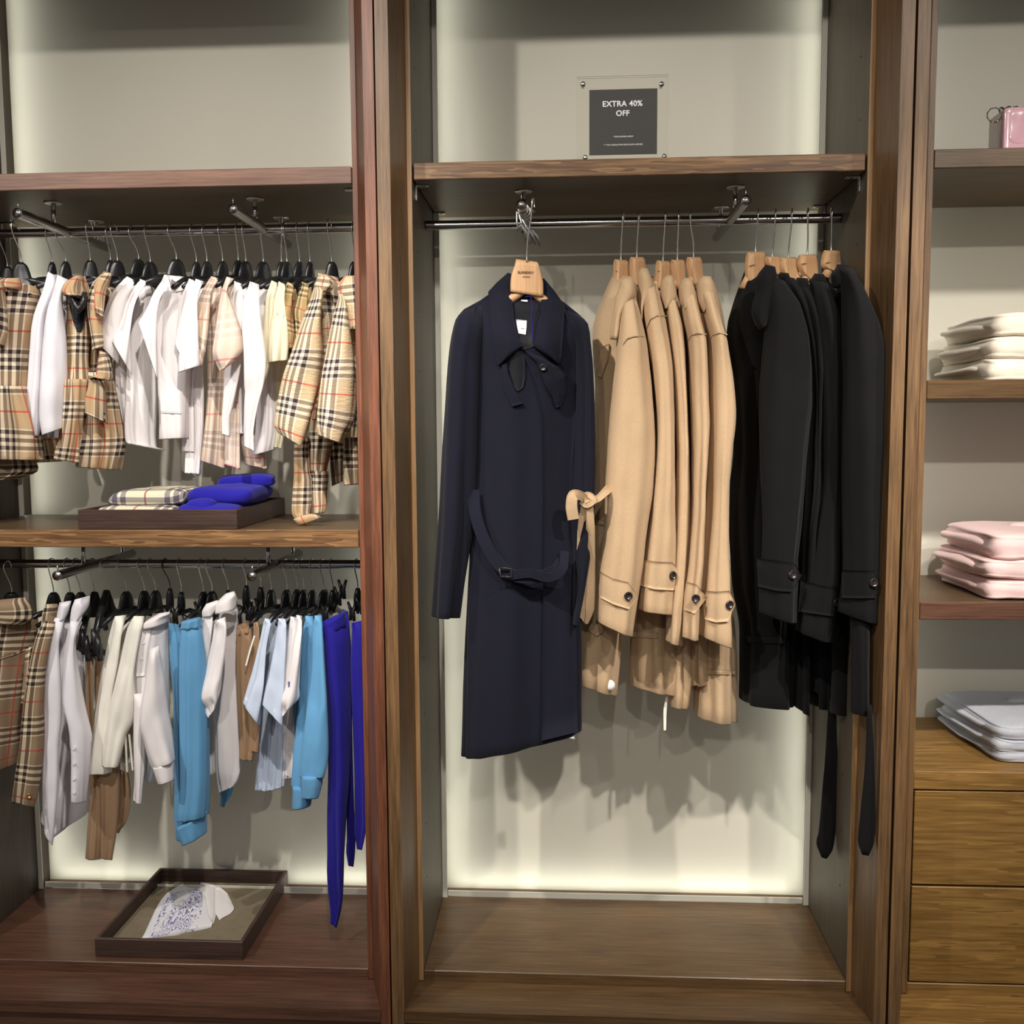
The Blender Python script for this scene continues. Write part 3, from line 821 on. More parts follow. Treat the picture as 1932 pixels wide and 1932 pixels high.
cr = drape('collar', [(938, 945, 952, 948), (944, 1030, 1030, 1040), (930, 1110, 1105, 1145), (880, 1260, 1095, 1300), (868, 1435, 1078, 1520), (1000, 1530, 1072, 1565), (1040, 1566, 1060, 1573)], body, M['navy'], g, F5, off=.012, nu=30, nv=10, bulge=.014)
lb = drape('label', [(746, 1245, 826, 1254), (755, 1300, 824, 1306), (766, 1348, 818, 1357)], body, M['whiteb'], g, F5, off=.005, nu=4, nv=4)
tagit(lb, 'white woven neck label')
h = bvh_of(lb).ray_cast(Vector(CAM), Vector(ray(983, 618)))
yl = h[0][1] if h[0] is not None else -.05
text('BURBERRY', 984, 620.5, yl-.0018, 12, M['blacktxt'], lb, 'lettering', 0, 2, bold=.012)
text('LONDON', 985, 625, yl-.0018, 7, M['blacktxt'], lb, 'lettering', 0, 2, bold=.01)
drape('neck_tag', [(785, 1103, 832, 1104), (785, 1113, 832, 1118)], body, M['whiteplastic'], g, F5, off=.006, nu=3, nv=3)
ribbon('tag_thread', [(815, 1080, -.052), (855, 1082, -.054), (862, 1220, -.058), (866, 1400, -.062)], .0018, M['royal'], g, F5, th=.001, M=14)
yb_ = -.062
ribbon('belt', [(893, 925, -.025), (898, 975, -.045), (922, 1036, yb_), (957, 1080, yb_-.008), (1003, 1090, yb_-.012), (1046, 1078, yb_), (1062, 1058, -.035)], .027, M['navy'], g, th=.0035, M=40)
ribbon('belt', [(962, 1086, yb_-.014), (1000, 1082, yb_-.020), (1035, 1090, yb_-.016), (1060, 1076, yb_-.004), (1066, 1040, -.03)], .020, M['navy'], g, th=.003, M=26)
mb = MB()
P = [at(x, y, yb_-.017) for x, y in ((942, 1071), (964, 1073), (966, 1089), (944, 1088), (942, 1071))]
mb.tube(P, .0024, 8); mb.out('buckle', M['btn'], g, True)
button(1025, 693, [lap, body, ov], M['btn'], g, .008)
drape('care_label', [(1072, 1368, 1083, 1368), (1073, 1392, 1085, 1395)], None, M['whiteplastic'], g, Y=.1, nu=3, nv=3)
wood_hanger('pale wooden hanger holding the navy coat, seen full face', [(974, 489, 1014, 494), (971, 500, 1018, 504), (965, 518, 1023, 524), (963, 532, 1025, 536), (963, 551, 1025, 560)], 1004, .0, 8, bw=.011, hy=-.01,
            txt=[('BURBERRY', 992, 514, 30, -1), ('LONDON', 993, 522, 14, -1)])
# --- spare hooks caught on the front arm
sp = thing('hanger_hook', 'bunch of grey clip hangers hooked over the arm above the navy coat', 'hanger', at(990, 400, .02))
for i, (dx, yy) in enumerate(((-3, .03), (1, .055), (4, .08))):
    mb = MB(); xr, zr = at(988+dx, 412, yy)[0], RZ1
    pts = [np.array([xr+.0138*math.cos(w), yy, zr+.0138*math.sin(w)]) for w in np.linspace(rad(-150), rad(40), 9)[::-1]]
    pts += [np.array([xr-.012+.006*i, yy, zr-.03]), np.array([xr-.006+.008*i, yy, zr-.06])]
    mb.tube(pts, .0022, 7); mb.out('hook', M['steel'], sp, True)
    q = np.array([xr-.002+.008*i, yy-.004, zr-.05])
    MB().tube([q+np.array([-.012, 0, .0]), q+np.array([.0, 0, .012]), q+np.array([.012, 0, -.004]), q+np.array([.02, 0, -.026])], [.003, .005, .005, .003], 8).out('clip', M['greyp'], sp, True)

def coat(name, label, mat, group, bodyrows, slrows, colrows, tab=None, tabF=None, btn=None, Yb=.17, Ys=.05, Bb=.075, Bs=.05, Yc=.07, flap=None, flapF=None, px=None):
    g = garment('coat', label, 'coat', group, px or (slrows[0][0], slrows[0][1]), Yb)
    b = loft('body', bodyrows, Yb, mat, g, B=Bb, yaw=0, fold=.008, ks=(3, 5, 8), M=34, N=48, hem=.04, taper=.10, crumple=.003)
    s = loft('sleeve', slrows, Ys, mat, g, B=Bs, yaw=0, fold=.0055, ks=(2, 3, 5, 7), M=44, N=48, hem=.05, taper=.12, crumple=.003)
    if colrows:
        loft('collar', colrows, Yc, mat, g, F6 if mat is M['camel'] else B2, B=.030, yaw=0, fold=.001, M=18, N=24, hem=0, taper=.25, crumple=.001)
    if tab:
        t = drape('cuff_strap', tab, s, mat, g, tabF, off=.006, nu=18, nv=8, bulge=.002, skirt=.008)
        # stitched rim
        if btn: button(btn[0], btn[1], [t, s], M['btn'], g, .0098, tabF)
    if flap:
        drape('pocket_flap', flap, b, mat, g, flapF, off=.005, nu=10, nv=4, bulge=.002)
    return g, b, s
c1, c1b, c1s = coat('c', 'leftmost camel wool coat, its tied belt knotted beside the navy coat', M['camel'], CG,
    [(1156, 520, 1196, 522), (1138, 560, 1212, 570), (1120, 619, 1218, 626), (1124, 742, 1222, 742), (1114, 887, 1215, 887), (1102, 1000, 1196, 1000), (1090, 1160, 1176, 1160), (1080, 1281, 1162, 1308)],
    [(1178, 560, 1198, 558), (1169, 600, 1211, 608), (1163, 655, 1220, 655), (1154, 742, 1228, 742), (1147, 815, 1232, 825), (1141, 924, 1224, 942), (1140, 1000, 1213, 1010), (1131, 1085, 1203, 1095), (1128, 1170, 1187, 1197)],
    [(276, 394, 314, 396), (250, 418, 328, 440), (242, 450, 332, 476), (224, 500, 328, 500), (212, 580, 262, 590), (200, 660, 250, 670), (197, 716, 240, 718)],
    [(262, 733, 258, 915), (360, 788, 360, 967), (465, 812, 470, 1002), (534, 908, 534, 922)], B1, (465, 908), Yb=.15, Ys=.03, Yc=.035,
    flap=[(232, 372, 234, 402), (300, 380, 300, 412)], flapF=B1)
drape('lapel', [(150, 760, 190, 740), (135, 850, 186, 820), (118, 900, 150, 915)], [c1b, c1s], M['camel'], c1, F6, off=.012, nu=8, nv=4)
drape('pocket', [(205, 1100, 292, 1100), (180, 1150, 290, 1165), (160, 1130, 240, 1190)], c1b, M['camel'], c1, B1, off=.006, nu=8, nv=5)
ribbon('belt', [(190, 245, -.03, .016), (130, 205, -.055, .02), (80, 205, -.07, .024), (68, 280, -.07, .026), (82, 370, -.065, .026)], .024, M['camel'], c1, B1, th=.006, M=24)
ribbon('belt', [(160, 250, -.045, .016), (230, 240, -.045, .014), (305, 180, -.02, .018), (330, 150, .02, .018)], .016, M['camel'], c1, B1, th=.009, M=16)
ribbon('belt', [(140, 215, -.03), (190, 200, -.045), (225, 235, -.05), (180, 270, -.05), (140, 250, -.035)], .013, M['camel'], c1, B1, th=.008, M=20)
ribbon('belt_tail', [(165, 270, -.04, .018), (150, 400, -.03, .024), (138, 700, .0, .024), (135, 1000, .02, .024), (165, 1085, .03, .008)], .024, M['camel'], c1, B1, th=.005, M=26)
ribbon('belt_tail', [(195, 275, -.045, .016), (200, 420, -.035, .020), (202, 700, .0, .02), (196, 1000, .02, .02), (172, 1100, .03, .008)], .02, M['camel'], c1, B1, th=.005, M=26)
h = bvh_of(c1b).ray_cast(Vector(CAM), Vector(ray(*B1(335, 1532))))
if h[0] is not None:
    MB().lathe([(.010, 0), (.013, .002), (.013, .005), (.008, .008), (.003, .009), (.0001, .009)], np.array(h[0]), (0, -1, .1), 20).out('security_tag', M['whiteplastic'], c1, True)
coat('c', 'second camel wool coat from the left, cuff strap highest of the row', M['camel'], CG,
    [(1206, 520, 1240, 522), (1200, 590, 1262, 590), (1196, 800, 1280, 800), (1198, 1000, 1280, 1000), (1195, 1150, 1275, 1150), (1194, 1290, 1278, 1308)],
    [(1216, 535, 1238, 535), (1214, 590, 1251, 588), (1220, 640, 1262, 648), (1230, 710, 1269, 710), (1236, 815, 1272, 850), (1226, 960, 1274, 960), (1213, 1060, 1277, 1060), (1205, 1147, 1271, 1158)],
    [(358, 346, 392, 348), (342, 375, 412, 395), (338, 410, 426, 440), (342, 470, 420, 460), (345, 540, 372, 550), (350, 612, 362, 615)],
    [(548, 650, 545, 835), (660, 668, 650, 862), (775, 672, 785, 870), (838, 750, 838, 762)], B1, (773, 763), Ys=.055, Yc=.06, Yb=.19,
    flap=[(500, 1155, 500, 1195), (672, 1165, 672, 1206)], flapF=B1)
c3, c3b, c3s = coat('c', 'third camel wool coat from the left, narrow sleeve without visible strap', M['camel'], CG,
    [(1240, 525, 1270, 527), (1240, 600, 1290, 600), (1250, 800, 1300, 800), (1250, 1000, 1300, 1000), (1262, 1213, 1302, 1213), (1258, 1290, 1305, 1285), (1262, 1326, 1296, 1330)],
    [(1250, 545, 1268, 545), (1256, 605, 1288, 618), (1266, 680, 1293, 690), (1273, 790, 1298, 800), (1274, 930, 1299, 930), (1268, 1060, 1298, 1060), (1260, 1150, 1291, 1170), (1258, 1206, 1284, 1215)],
    [(492, 384, 522, 386), (466, 410, 536, 440), (457, 440, 543, 492), (462, 500, 535, 515), (478, 560, 488, 560)], None, None, None, Ys=.075, Yc=.065, Yb=.2)
ribbon('hang_tag', [(740, 1600, .15, .004), (725, 1700, .15, .008), (722, 1850, .15, .006)], .008, M['whitew'], c3, B1, th=.0012, M=10)
coat('c', 'fourth camel wool coat from the left, buttoned strap on narrow sleeve', M['camel'], CG,
    [(1278, 525, 1308, 527), (1280, 600, 1325, 600), (1285, 800, 1335, 800), (1290, 1000, 1335, 1000), (1290, 1215, 1332, 1215), (1292, 1290, 1330, 1285)],
    [(1286, 545, 1308, 545), (1289, 605, 1328, 620), (1296, 640, 1334, 645), (1302, 740, 1340, 800), (1304, 920, 1333, 920), (1296, 1060, 1328, 1060), (1287, 1130, 1322, 1130), (1284, 1197, 1319, 1205)],
    [(582, 398, 616, 400), (560, 425, 634, 450), (551, 455, 641, 494), (556, 520, 630, 520), (576, 562, 586, 562)],
    [(846, 800, 838, 1000), (945, 828, 930, 1032), (1014, 914, 1014, 928)], B1, (938, 925), Ys=.06, Yc=.06, Yb=.2)
coat('c', 'rightmost camel wool coat, touching the black coats', M['camel'], CG,
    [(1318, 525, 1345, 527), (1315, 600, 1365, 600), (1318, 800, 1380, 800), (1316, 1000, 1372, 1000), (1312, 1216, 1386, 1216), (1310, 1348, 1388, 1360)],
    [(1320, 540, 1345, 540), (1329, 605, 1364, 612), (1337, 640, 1373, 645), (1341, 740, 1388, 770), (1341, 870, 1380, 850), (1341, 930, 1373, 930), (1335, 1010, 1373, 1010), (1326, 1110, 1374, 1110), (1322, 1197, 1377, 1217)],
    [(680, 388, 718, 390), (652, 415, 738, 435), (644, 450, 746, 488), (650, 520, 742, 512), (672, 578, 682, 578)],
    [(985, 868, 1000, 1072), (1080, 878, 1080, 1094), (1172, 872, 1165, 1087), (1216, 955, 1216, 970)], B1, (1172, 970), Ys=.05, Yc=.055, Yb=.19,
    flap=[(1000, 1425, 1000, 1455), (1215, 1430, 1215, 1460)], flapF=B1)
for j, seam in ((0, [(262, 742), (285, 712), (320, 700), (378, 700)]), (1, [(386, 658), (405, 612), (440, 592), (492, 596)]), (3, [(600, 722), (620, 694), (650, 684), (698, 690)]), (4, [(710, 722), (730, 694), (765, 682), (808, 692)])):
    co = [o for o in COL.objects if o.get('group') == CG and o.get('category') == 'coat'][j]
    sl_ = [c for c in co.children if c.name.startswith('sleeve')][0]
    drape('shoulder_seam', [(x, y-2, x, y+3) for x, y in seam], sl_, M['camel'], co, F6, off=.0035, nu=14, nv=2)
for i, (rows, hx, lab, tx) in enumerate((
    ([(1160, 490, 1183, 490), (1159, 515, 1184, 515), (1156, 545, 1185, 545)], 1174, 'pale wooden hanger in the leftmost camel coat', [('BURBERRY', 1164.5, 512, 9, 0)]),
    ([(1190, 486, 1213, 484), (1190, 505, 1216, 505), (1193, 540, 1216, 540)], 1204, 'pale wooden hanger in the second camel coat from the left', None),
    ([(1240, 492, 1262, 492), (1238, 515, 1263, 515), (1236, 545, 1262, 545)], 1254, 'pale wooden hanger in the third camel coat from the left', [('BURBERRY', 1244, 512, 9, 0)]),
    ([(1267, 491, 1289, 489), (1268, 510, 1291, 510), (1272, 545, 1290, 545)], 1279, 'pale wooden hanger in the fourth camel coat from the left', None),
    ([(1297, 486, 1320, 484), (1298, 505, 1323, 502), (1304, 540, 1325, 535)], 1301, 'pale wooden hanger in the rightmost camel coat', None))):
    wood_hanger(lab, rows, hx, .15, 38, bw=.012, txt=tx, arm=.035)
# --- black coats
def b2(r): return [tuple(list(B2(a[0], a[1]))+list(B2(a[2], a[3]))) for a in r]
coat('k', 'leftmost black wool coat, its open lapel turned to the camel coats', M['black'], KG,
    [(1408, 508, 1445, 515), (1388, 565, 1452, 570), (1374, 630, 1455, 640), (1384, 720, 1458, 720), (1388, 850, 1460, 850), (1378, 950, 1465, 950), (1384, 1100, 1480, 1100), (1398, 1180, 1490, 1190), (1396, 1320, 1492, 1333)],
    [(1448, 520, 1482, 530), (1444, 570, 1512, 575), (1440, 640, 1530, 650), (1432, 720, 1535, 740), (1431, 850, 1525, 860), (1436, 980, 1514, 980), (1436, 1040, 1504, 1050), (1433, 1100, 1505, 1090), (1432, 1152, 1503, 1174)],
    [(215, 150, 262, 160), (170, 210, 272, 230), (165, 280, 262, 290), (145, 370, 238, 380), (160, 430, 215, 440), (185, 458, 200, 460)],
    [(205, 160, 212, 322), (320, 175, 318, 347), (420, 190, 402, 352), (460, 250, 460, 264)], B3, (405, 255), Ys=.03, Yc=.03, Yb=.17,
    flap=[(135, 602, 135, 640), (365, 606, 365, 645)], flapF=B3)
coat('k', 'second black wool coat from the left, mostly hidden between its neighbours', M['black'], KG,
    [(1470, 520, 1495, 522), (1470, 600, 1520, 600), (1480, 800, 1530, 800), (1486, 1000, 1530, 1000), (1488, 1190, 1520, 1190), (1486, 1320, 1520, 1338)],
    [(1474, 520, 1498, 525), (1490, 560, 1530, 575), (1510, 640, 1545, 645), (1520, 760, 1545, 760), (1515, 900, 1540, 900), (1508, 1000, 1530, 1000), (1505, 1090, 1526, 1090), (1498, 1150, 1520, 1150)],
    [(282, 188, 325, 192), (275, 220, 335, 240), (285, 265, 330, 270)], None, None, None, Ys=.075, Yc=.09, Yb=.2)
coat('k', 'third black wool coat from the left, a narrow strip of sleeve showing', M['black'], KG,
    [(1498, 525, 1525, 528), (1500, 600, 1550, 600), (1510, 800, 1560, 800), (1515, 1000, 1560, 1000), (1520, 1200, 1555, 1200), (1515, 1290, 1545, 1300)],
    [(1505, 535, 1530, 540), (1514, 570, 1545, 585), (1525, 640, 1553, 635), (1530, 760, 1550, 755), (1528, 900, 1545, 900), (1516, 1000, 1538, 1000), (1510, 1090, 1532, 1090), (1502, 1150, 1524, 1150)],
    [(365, 212, 415, 216), (345, 250, 432, 280), (350, 310, 428, 315)], None, None, None, Ys=.06, Yc=.075, Yb=.2)
coat('k', 'fourth black wool coat from the left, lowest hanging buttoned cuff', M['black'], KG,
    [(1530, 525, 1560, 527), (1530, 600, 1595, 600), (1530, 800, 1600, 800), (1525, 1100, 1590, 1100), (1520, 1200, 1580, 1210), (1522, 1325, 1565, 1331)],
    [(1534, 530, 1562, 535), (1536, 580, 1582, 585), (1545, 660, 1597, 645), (1550, 740, 1590, 720), (1552, 900, 1590, 900), (1540, 1000, 1588, 1000), (1528, 1070, 1588, 1090), (1513, 1130, 1588, 1140), (1506, 1189, 1572, 1211)],
    [(450, 193, 495, 196), (428, 230, 515, 260), (432, 290, 510, 300)],
    [(455, 278, 442, 465), (560, 315, 550, 480), (680, 335, 657, 495), (706, 396, 706, 408)], B3, (660, 412), Ys=.03, Yc=.055, Yb=.2)
k5, k5b, k5s = coat('k', 'rightmost black wool coat, long belt end hanging against the wardrobe side', M['black'], KG,
    [(1578, 520, 1612, 522), (1572, 600, 1625, 600), (1568, 800, 1630, 800), (1565, 1100, 1628, 1100), (1560, 1200, 1624, 1200), (1558, 1338, 1622, 1345)],
    [(1585, 502, 1612, 508), (1588, 550, 1645, 575), (1588, 640, 1668, 640), (1590, 720, 1682, 730), (1588, 850, 1680, 850), (1590, 1000, 1676, 1000), (1588, 1090, 1671, 1090), (1582, 1152, 1668, 1178)],
    [(560, 148, 610, 152), (532, 200, 640, 215), (535, 260, 640, 250)],
    [(690, 225, 690, 387), (790, 232, 790, 389), (872, 232, 880, 387), (894, 295, 894, 312)], B3, (868, 300), Ys=-.055, Yc=.02, Yb=.12, Bs=.045,
    flap=[(622, 688, 622, 704), (780, 684, 780, 700)], flapF=B3)
loft('skirt_panel', [(1604, 1150, 1640, 1150), (1604, 1250, 1640, 1250), (1604, 1342, 1640, 1347)], -.06, M['black'], k5, B=.03, fold=.003, M=12, N=24)
k4 = [o for o in COL.objects if o.get('label', '').startswith('fourth black')][0]
loft('belt', [(1563, 1320, 1577, 1320), (1557, 1430, 1580, 1430), (1551, 1500, 1579, 1500), (1545, 1570, 1577, 1570), (1541, 1592, 1572, 1602), (1551, 1618, 1560, 1620)], .12, M['black'], k4, B=.0035, fold=.001, M=20, N=16, hem=0, crumple=.001)
loft('belt', [(1636, 1330, 1644, 1330), (1632, 1430, 1650, 1440), (1622, 1540, 1651, 1540), (1618, 1588, 1648, 1592), (1626, 1612, 1638, 1614)], -.105, M['black'], k5, B=.0035, fold=.001, M=20, N=16, hem=0, crumple=.001)
for i, (rows, hx, lab, tx) in enumerate((
    (b2([(128, 95, 205, 85), (122, 150, 208, 140), (122, 210, 200, 205), (126, 252, 185, 232)]), 1428, 'pale wooden hanger in the leftmost black coat', [('BURBERRY', 1419, 501, 15, 14)]),
    (b2([(216, 113, 278, 110), (218, 140, 280, 140), (240, 190, 282, 200)]), 1461, 'pale wooden hanger in the second black coat from the left', None),
    (b2([(288, 118, 360, 112), (285, 160, 364, 160), (300, 200, 370, 200), (335, 240, 368, 240)]), 1492, 'pale wooden hanger in the third black coat from the left', None),
    (b2([(378, 105, 452, 100), (372, 150, 458, 150), (385, 190, 460, 190), (420, 238, 455, 230)]), 1522, 'pale wooden hanger in the fourth black coat from the left', [('BURBERRY', 1517, 498, 13, 10)]),
    (b2([(496, 84, 562, 80), (488, 125, 568, 120), (490, 165, 572, 160), (530, 190, 570, 185)]), 1567, 'pale wooden hanger in the rightmost black coat', [('BURBERRY', 1562, 496, 13, 10)]))):
    wood_hanger(lab, rows, hx, .15, 30, bw=.011, txt=tx, arm=.028)
# ------------------------------------------------------------------ trays
def tray(label, x0, x1, y0, y1, z, h, mat):
    t = thing('display_tray', label, 'tray', ((x0+x1)/2, (y0+y1)/2, z)); w = .009
    z += .0006
    MB().box(x0, x1, y0, y0+w, z, z+h, .001).out('tray_wall', mat, t)
    MB().box(x0, x1, y1-w, y1, z, z+h, .001).out('tray_wall', mat, t)
    MB().box(x0, x0+w, y0+w, y1-w, z, z+h, .001).out('tray_wall', mat, t)
    MB().box(x1-w, x1, y0+w, y1-w, z, z+h, .001).out('tray_wall', mat, t)
    b = MB().box(x0+w, x1-w, y0+w, y1-w, z, z+.010, .001).out('tray_lining', M['traylin'], t)
    return t, b
tray('dark wooden tray on the middle shelf holding a folded scarf', -.812, -.428, .016, .402, 1.066, .046, M['traywood'])
bt, blin = tray('dark wooden tray with grey lining on the wardrobe floor', -.823, -.450, .022, .408, 0.0, .046, M['traywood'])

def pad(name, c, s, mat, parent=None, e=(.28, .55), layers=0, gr=.006, jit=.003, nu=64, nv=26, rot=0.0, shear=0.0, seed=1, tuck=None, uvs=1.0, wave=0.0, slump=0.0):
    """soft folded cloth: a superellipsoid with fold grooves round its sides"""
    V = []; UV = []
    sg = lambda a, p: math.copysign(abs(a)**p, a)
    cr_, sr_ = math.cos(rot), math.sin(rot)
    for j in range(nv+1):
        lat = -math.pi/2+math.pi*j/nv
        for i in range(nu):
            lo = 2*math.pi*i/nu
            k = sg(math.cos(lat), e[1]); x = k*sg(math.cos(lo), e[0]); y = k*sg(math.sin(lo), e[0]); zz = sg(math.sin(lat), e[1])
            X, Yy, Z = x*s[0]/2, y*s[1]/2, zz*s[2]/2
            if layers and abs(zz) < .97:
                side = min(1, (abs(k)))**6
                d = gr*(abs(math.cos(math.pi*layers*(zz+1)/2+.5*noise.noise((X*14+seed, Yy*14, 0))))-.55)*side
                lw = 1.0 if x < -.6 else .2
                q = math.hypot(x, y)+1e-6
                X += d*lw*x/q; Yy += d*lw*y/q*.6
            n1 = noise.noise((X*9+seed*3.1, Yy*9, Z*20)); n2 = noise.noise((X*28+seed, Yy*28, Z*40+seed))
            X += jit*n2*.6; Yy += jit*n2*.6; Z += jit*(n1*1.4+n2*.4)
            if wave: Z += wave*math.sin(X*11+seed)*max(zz, 0)
            if slump: Z -= slump*max(0, -x)**2*.5*(zz+1)
            X += shear*(zz*.5)*s[2]
            V.append((c[0]+X*cr_-Yy*sr_, c[1]+X*sr_+Yy*cr_, c[2]+Z)); UV.append((X*uvs, (Yy-Z)*uvs))
    Fc = [(j*nu+i, j*nu+(i+1) % nu, (j+1)*nu+(i+1) % nu, (j+1)*nu+i) for j in range(nv) for i in range(nu)]
    return mesh(name, V, Fc, mat, parent, True, UV)
# folded things in the upper tray
g = thing('scarf', 'cream check scarf folded in the dark tray on the middle shelf', 'scarf', (-.70, .2, 1.077))
pad('folded_cloth', (-.690, .150, 1.098), (.205, .22, .040), M['plaid_sc'], g, layers=2, seed=3, jit=.003)
pad('folded_cloth', (-.678, .175, 1.135), (.195, .20, .044), M['plaid_sc'], g, layers=2, seed=5, jit=.004, rot=.04, slump=.012)
g = thing('sweater', 'royal blue knit folded beside the check scarf in the tray', 'sweater', (-.52, .2, 1.077))
pad('folded_cloth', (-.515, .145, 1.100), (.150, .22, .046), M['royalk'], g, layers=2, seed=8, jit=.005)
pad('folded_cloth', (-.500, .180, 1.140), (.165, .20, .046), M['royalk'], g, layers=2, seed=9, jit=.007, shear=.3, slump=.01)
pad('folded_sleeve', (-.475, .235, 1.168), (.14, .12, .034), M['royalk'], g, layers=0, seed=11, jit=.006, rot=.3)
pad('folded_sleeve', (-.535, .075, 1.112), (.075, .06, .045), M['royalk'], g, layers=0, seed=12, jit=.004, e=(.7, .8))
# printed tee in the lower tray
def printmat():
    m, nt, b = newmat('white_tee_with_blue_line_print')
    uv = nd(nt, 'ShaderNodeUVMap'); uv.uv_map = 'UVMap'
    sp = nd(nt, 'ShaderNodeSeparateXYZ'); nt.links.new(uv.outputs[0], sp.inputs[0])
    mp = nd(nt, 'ShaderNodeMapping'); mp.inputs['Scale'].default_value = (60, 60, 60); nt.links.new(uv.outputs[0], mp.inputs[0])
    n = nd(nt, 'ShaderNodeTexNoise'); n.inputs['Scale'].default_value = .9; n.inputs['Detail'].default_value = 2; nt.links.new(mp.outputs[0], n.inputs['Vector'])
    ln = mth(nt, 'COMPARE', mth(nt, 'FRACT', mth(nt, 'MULTIPLY', n.outputs[0], 13.0)), .5, .17)
    vo = nd(nt, 'ShaderNodeTexVoronoi'); vo.inputs['Scale'].default_value = 7.0; nt.links.new(mp.outputs[0], vo.inputs['Vector'])
    dots = mth(nt, 'LESS_THAN', vo.outputs['Distance'], .30)
    n3 = nd(nt, 'ShaderNodeTexNoise'); n3.inputs['Scale'].default_value = .55; nt.links.new(mp.outputs[0], n3.inputs['Vector'])
    dense = mth(nt, 'GREATER_THAN', n3.outputs[0], .44)
    ring = mth(nt, 'COMPARE', mth(nt, 'FRACT', mth(nt, 'MULTIPLY', n3.outputs[0], 6.0)), .5, .10)
    pat = mth(nt, 'MAXIMUM', mth(nt, 'MULTIPLY', ln, dense), mth(nt, 'MULTIPLY', dots, ring))
    mx = mth(nt, 'COMPARE', sp.outputs[0], .052, .036); my = mth(nt, 'COMPARE', sp.outputs[1], .045, .034)
    mk = mth(nt, 'MULTIPLY', pat, mth(nt, 'MULTIPLY', mx, my))
    nt.links.new(mixc(nt, mth(nt, 'MULTIPLY', mk, .8), srgb(228, 226, 230), srgb(66, 58, 158)), b.inputs['Base Color'])
    b.inputs['Roughness'].default_value = .85; b.inputs['Specular IOR Level'].default_value = .12
    return m
M['print'] = printmat()
g = thing('tee_shirt', 'white tee with blue line print lying in the tray on the wardrobe floor', 'shirt', (-.66, .2, .012))
b1 = drape('sleeve', [(870, 190, 960, 250), (940, 175, 1000, 330), (1000, 175, 1010, 320), (1035, 205, 1048, 300), (1066, 270, 1064, 282)], blin, M['white'], g, B6, off=.004, nu=14, nv=8, bulge=.014)
b2_ = drape('body', [(832, 160, 855, 180), (760, 205, 905, 180), (735, 235, 960, 165), (705, 285, 985, 180), (685, 330, 985, 250), (662, 380, 972, 330), (645, 412, 960, 368), (648, 416, 916, 414)], blin, M['print'], g, B6, off=.010, nu=36, nv=26, bulge=.020)
drape('sleeve', [(915, 155, 985, 170), (905, 185, 988, 230), (930, 215, 985, 300), (945, 300, 972, 350)], [b2_, blin], M['white'], g, B6, off=.003, nu=10, nv=8, bulge=.006)

# ------------------------------------------------------------------ knitwear at right
def pile(name, labels, grp, mat, x0, y0, y1, z0, hs, wid, seed, top=None, dx=(0, 0, 0), rot=0.0, cat='sweater'):
    z = z0+.0008
    for i, lab in enumerate(labels):
        h = hs[i]
        g = thing('folded_sweater', lab, cat, (x0+wid/2, (y0+y1)/2, z), grp)
        pad('folded_cloth', (x0+dx[i]+wid/2, (y0+y1)/2, z+h/2), (wid, (y1-y0), h+.009), mat, g, e=(.16, .34), layers=2, gr=.012, jit=.0045, seed=seed+i*4, nu=96, nv=36, rot=rot, slump=(top or (0, 0, 0))[i])
        pad('folded_sleeve', (x0+dx[i]+.052, (y0+y1)/2+.015, z+h*.52), (.13, (y1-y0)*.84, h*.5), mat, g, e=(.3, .7), layers=0, jit=.005, seed=seed+i*4+2, nu=48, nv=18, rot=rot+.05)
        if i == 2:
            pad('collar', (x0+dx[i]+.20, (y0+y1)/2+.06, z+h+.002), (.17, .05, .026), mat, g, e=(.8, .8), jit=.004, seed=seed+9, nu=32, nv=14, rot=rot+.2)
        z += h
pile('k', ['cream knit at the bottom of the pile on the upper right shelf', 'cream knit in the middle of the pile on the upper right shelf', 'cream knit on top of the pile on the upper right shelf'],
     'cream knitwear piled on the right shelf', M['creamk'], 1.285, .022, .345, 1.400, (.046, .050, .052), .42, 21, dx=(0, .004, .012))
pile('k', ['pink knit at the bottom of the pile on the dark right shelf', 'pink knit in the middle of the pile, tag at its fold', 'pink knit on top of the pile, collar standing up'],
     'pink knitwear piled on the right shelf', M['pink'], 1.300, .022, .335, .902, (.046, .046, .056), .42, 41, dx=(0, -.006, .01))
pile('k', ['pale grey knit at the bottom of the pile above the drawers', 'pale grey knit in the middle of the pile above the drawers', 'pale grey knit on top of the pile above the drawers'],
     'pale grey knitwear piled above the drawers', M['greyk'], 1.345, .065, .39, .510, (.026, .027, .034), .42, 61, dx=(0, -.004, -.002), rot=.05)
# pink bag
g = thing('handbag', 'pink glossy patent bag with chain on the upper right shelf', 'bag', (1.40, .08, 1.897))
pad('body', (1.405, .085, 1.9465), (.20, .085, .098), M['bag'], g, e=(.12, .14), jit=.0012, nu=96, nv=40, seed=4)
pad('flap', (1.410, .047, 1.952), (.188, .012, .078), M['bag'], g, e=(.15, .3), jit=.003, nu=64, nv=26, seed=14)
mb = MB()
for i in range(9):
    w = rad(40*i); c = at(1876, 217, .06); mb.tube([c+.016*np.array([math.cos(w), 0, math.sin(w)]), c+.016*np.array([math.cos(w+rad(42)), 0, math.sin(w+rad(42))])], .0013, 6)
mb.out('ring', M['chrome'], g, True)
for i in range(7):
    c = at(1890+i*7, 206-abs(3-i)*-.8+(i % 2)*2, .075); a = rad(30+65*(i % 2))
    q = [c+.0075*np.array([math.cos(w)*math.cos(a), math.cos(w)*math.sin(a), math.sin(w)*.75]) for w in np.linspace(0, 2*math.pi, 11)]
    MB().tube(q, .0026, 6).out('chain_link', M['chrome'], g, True)

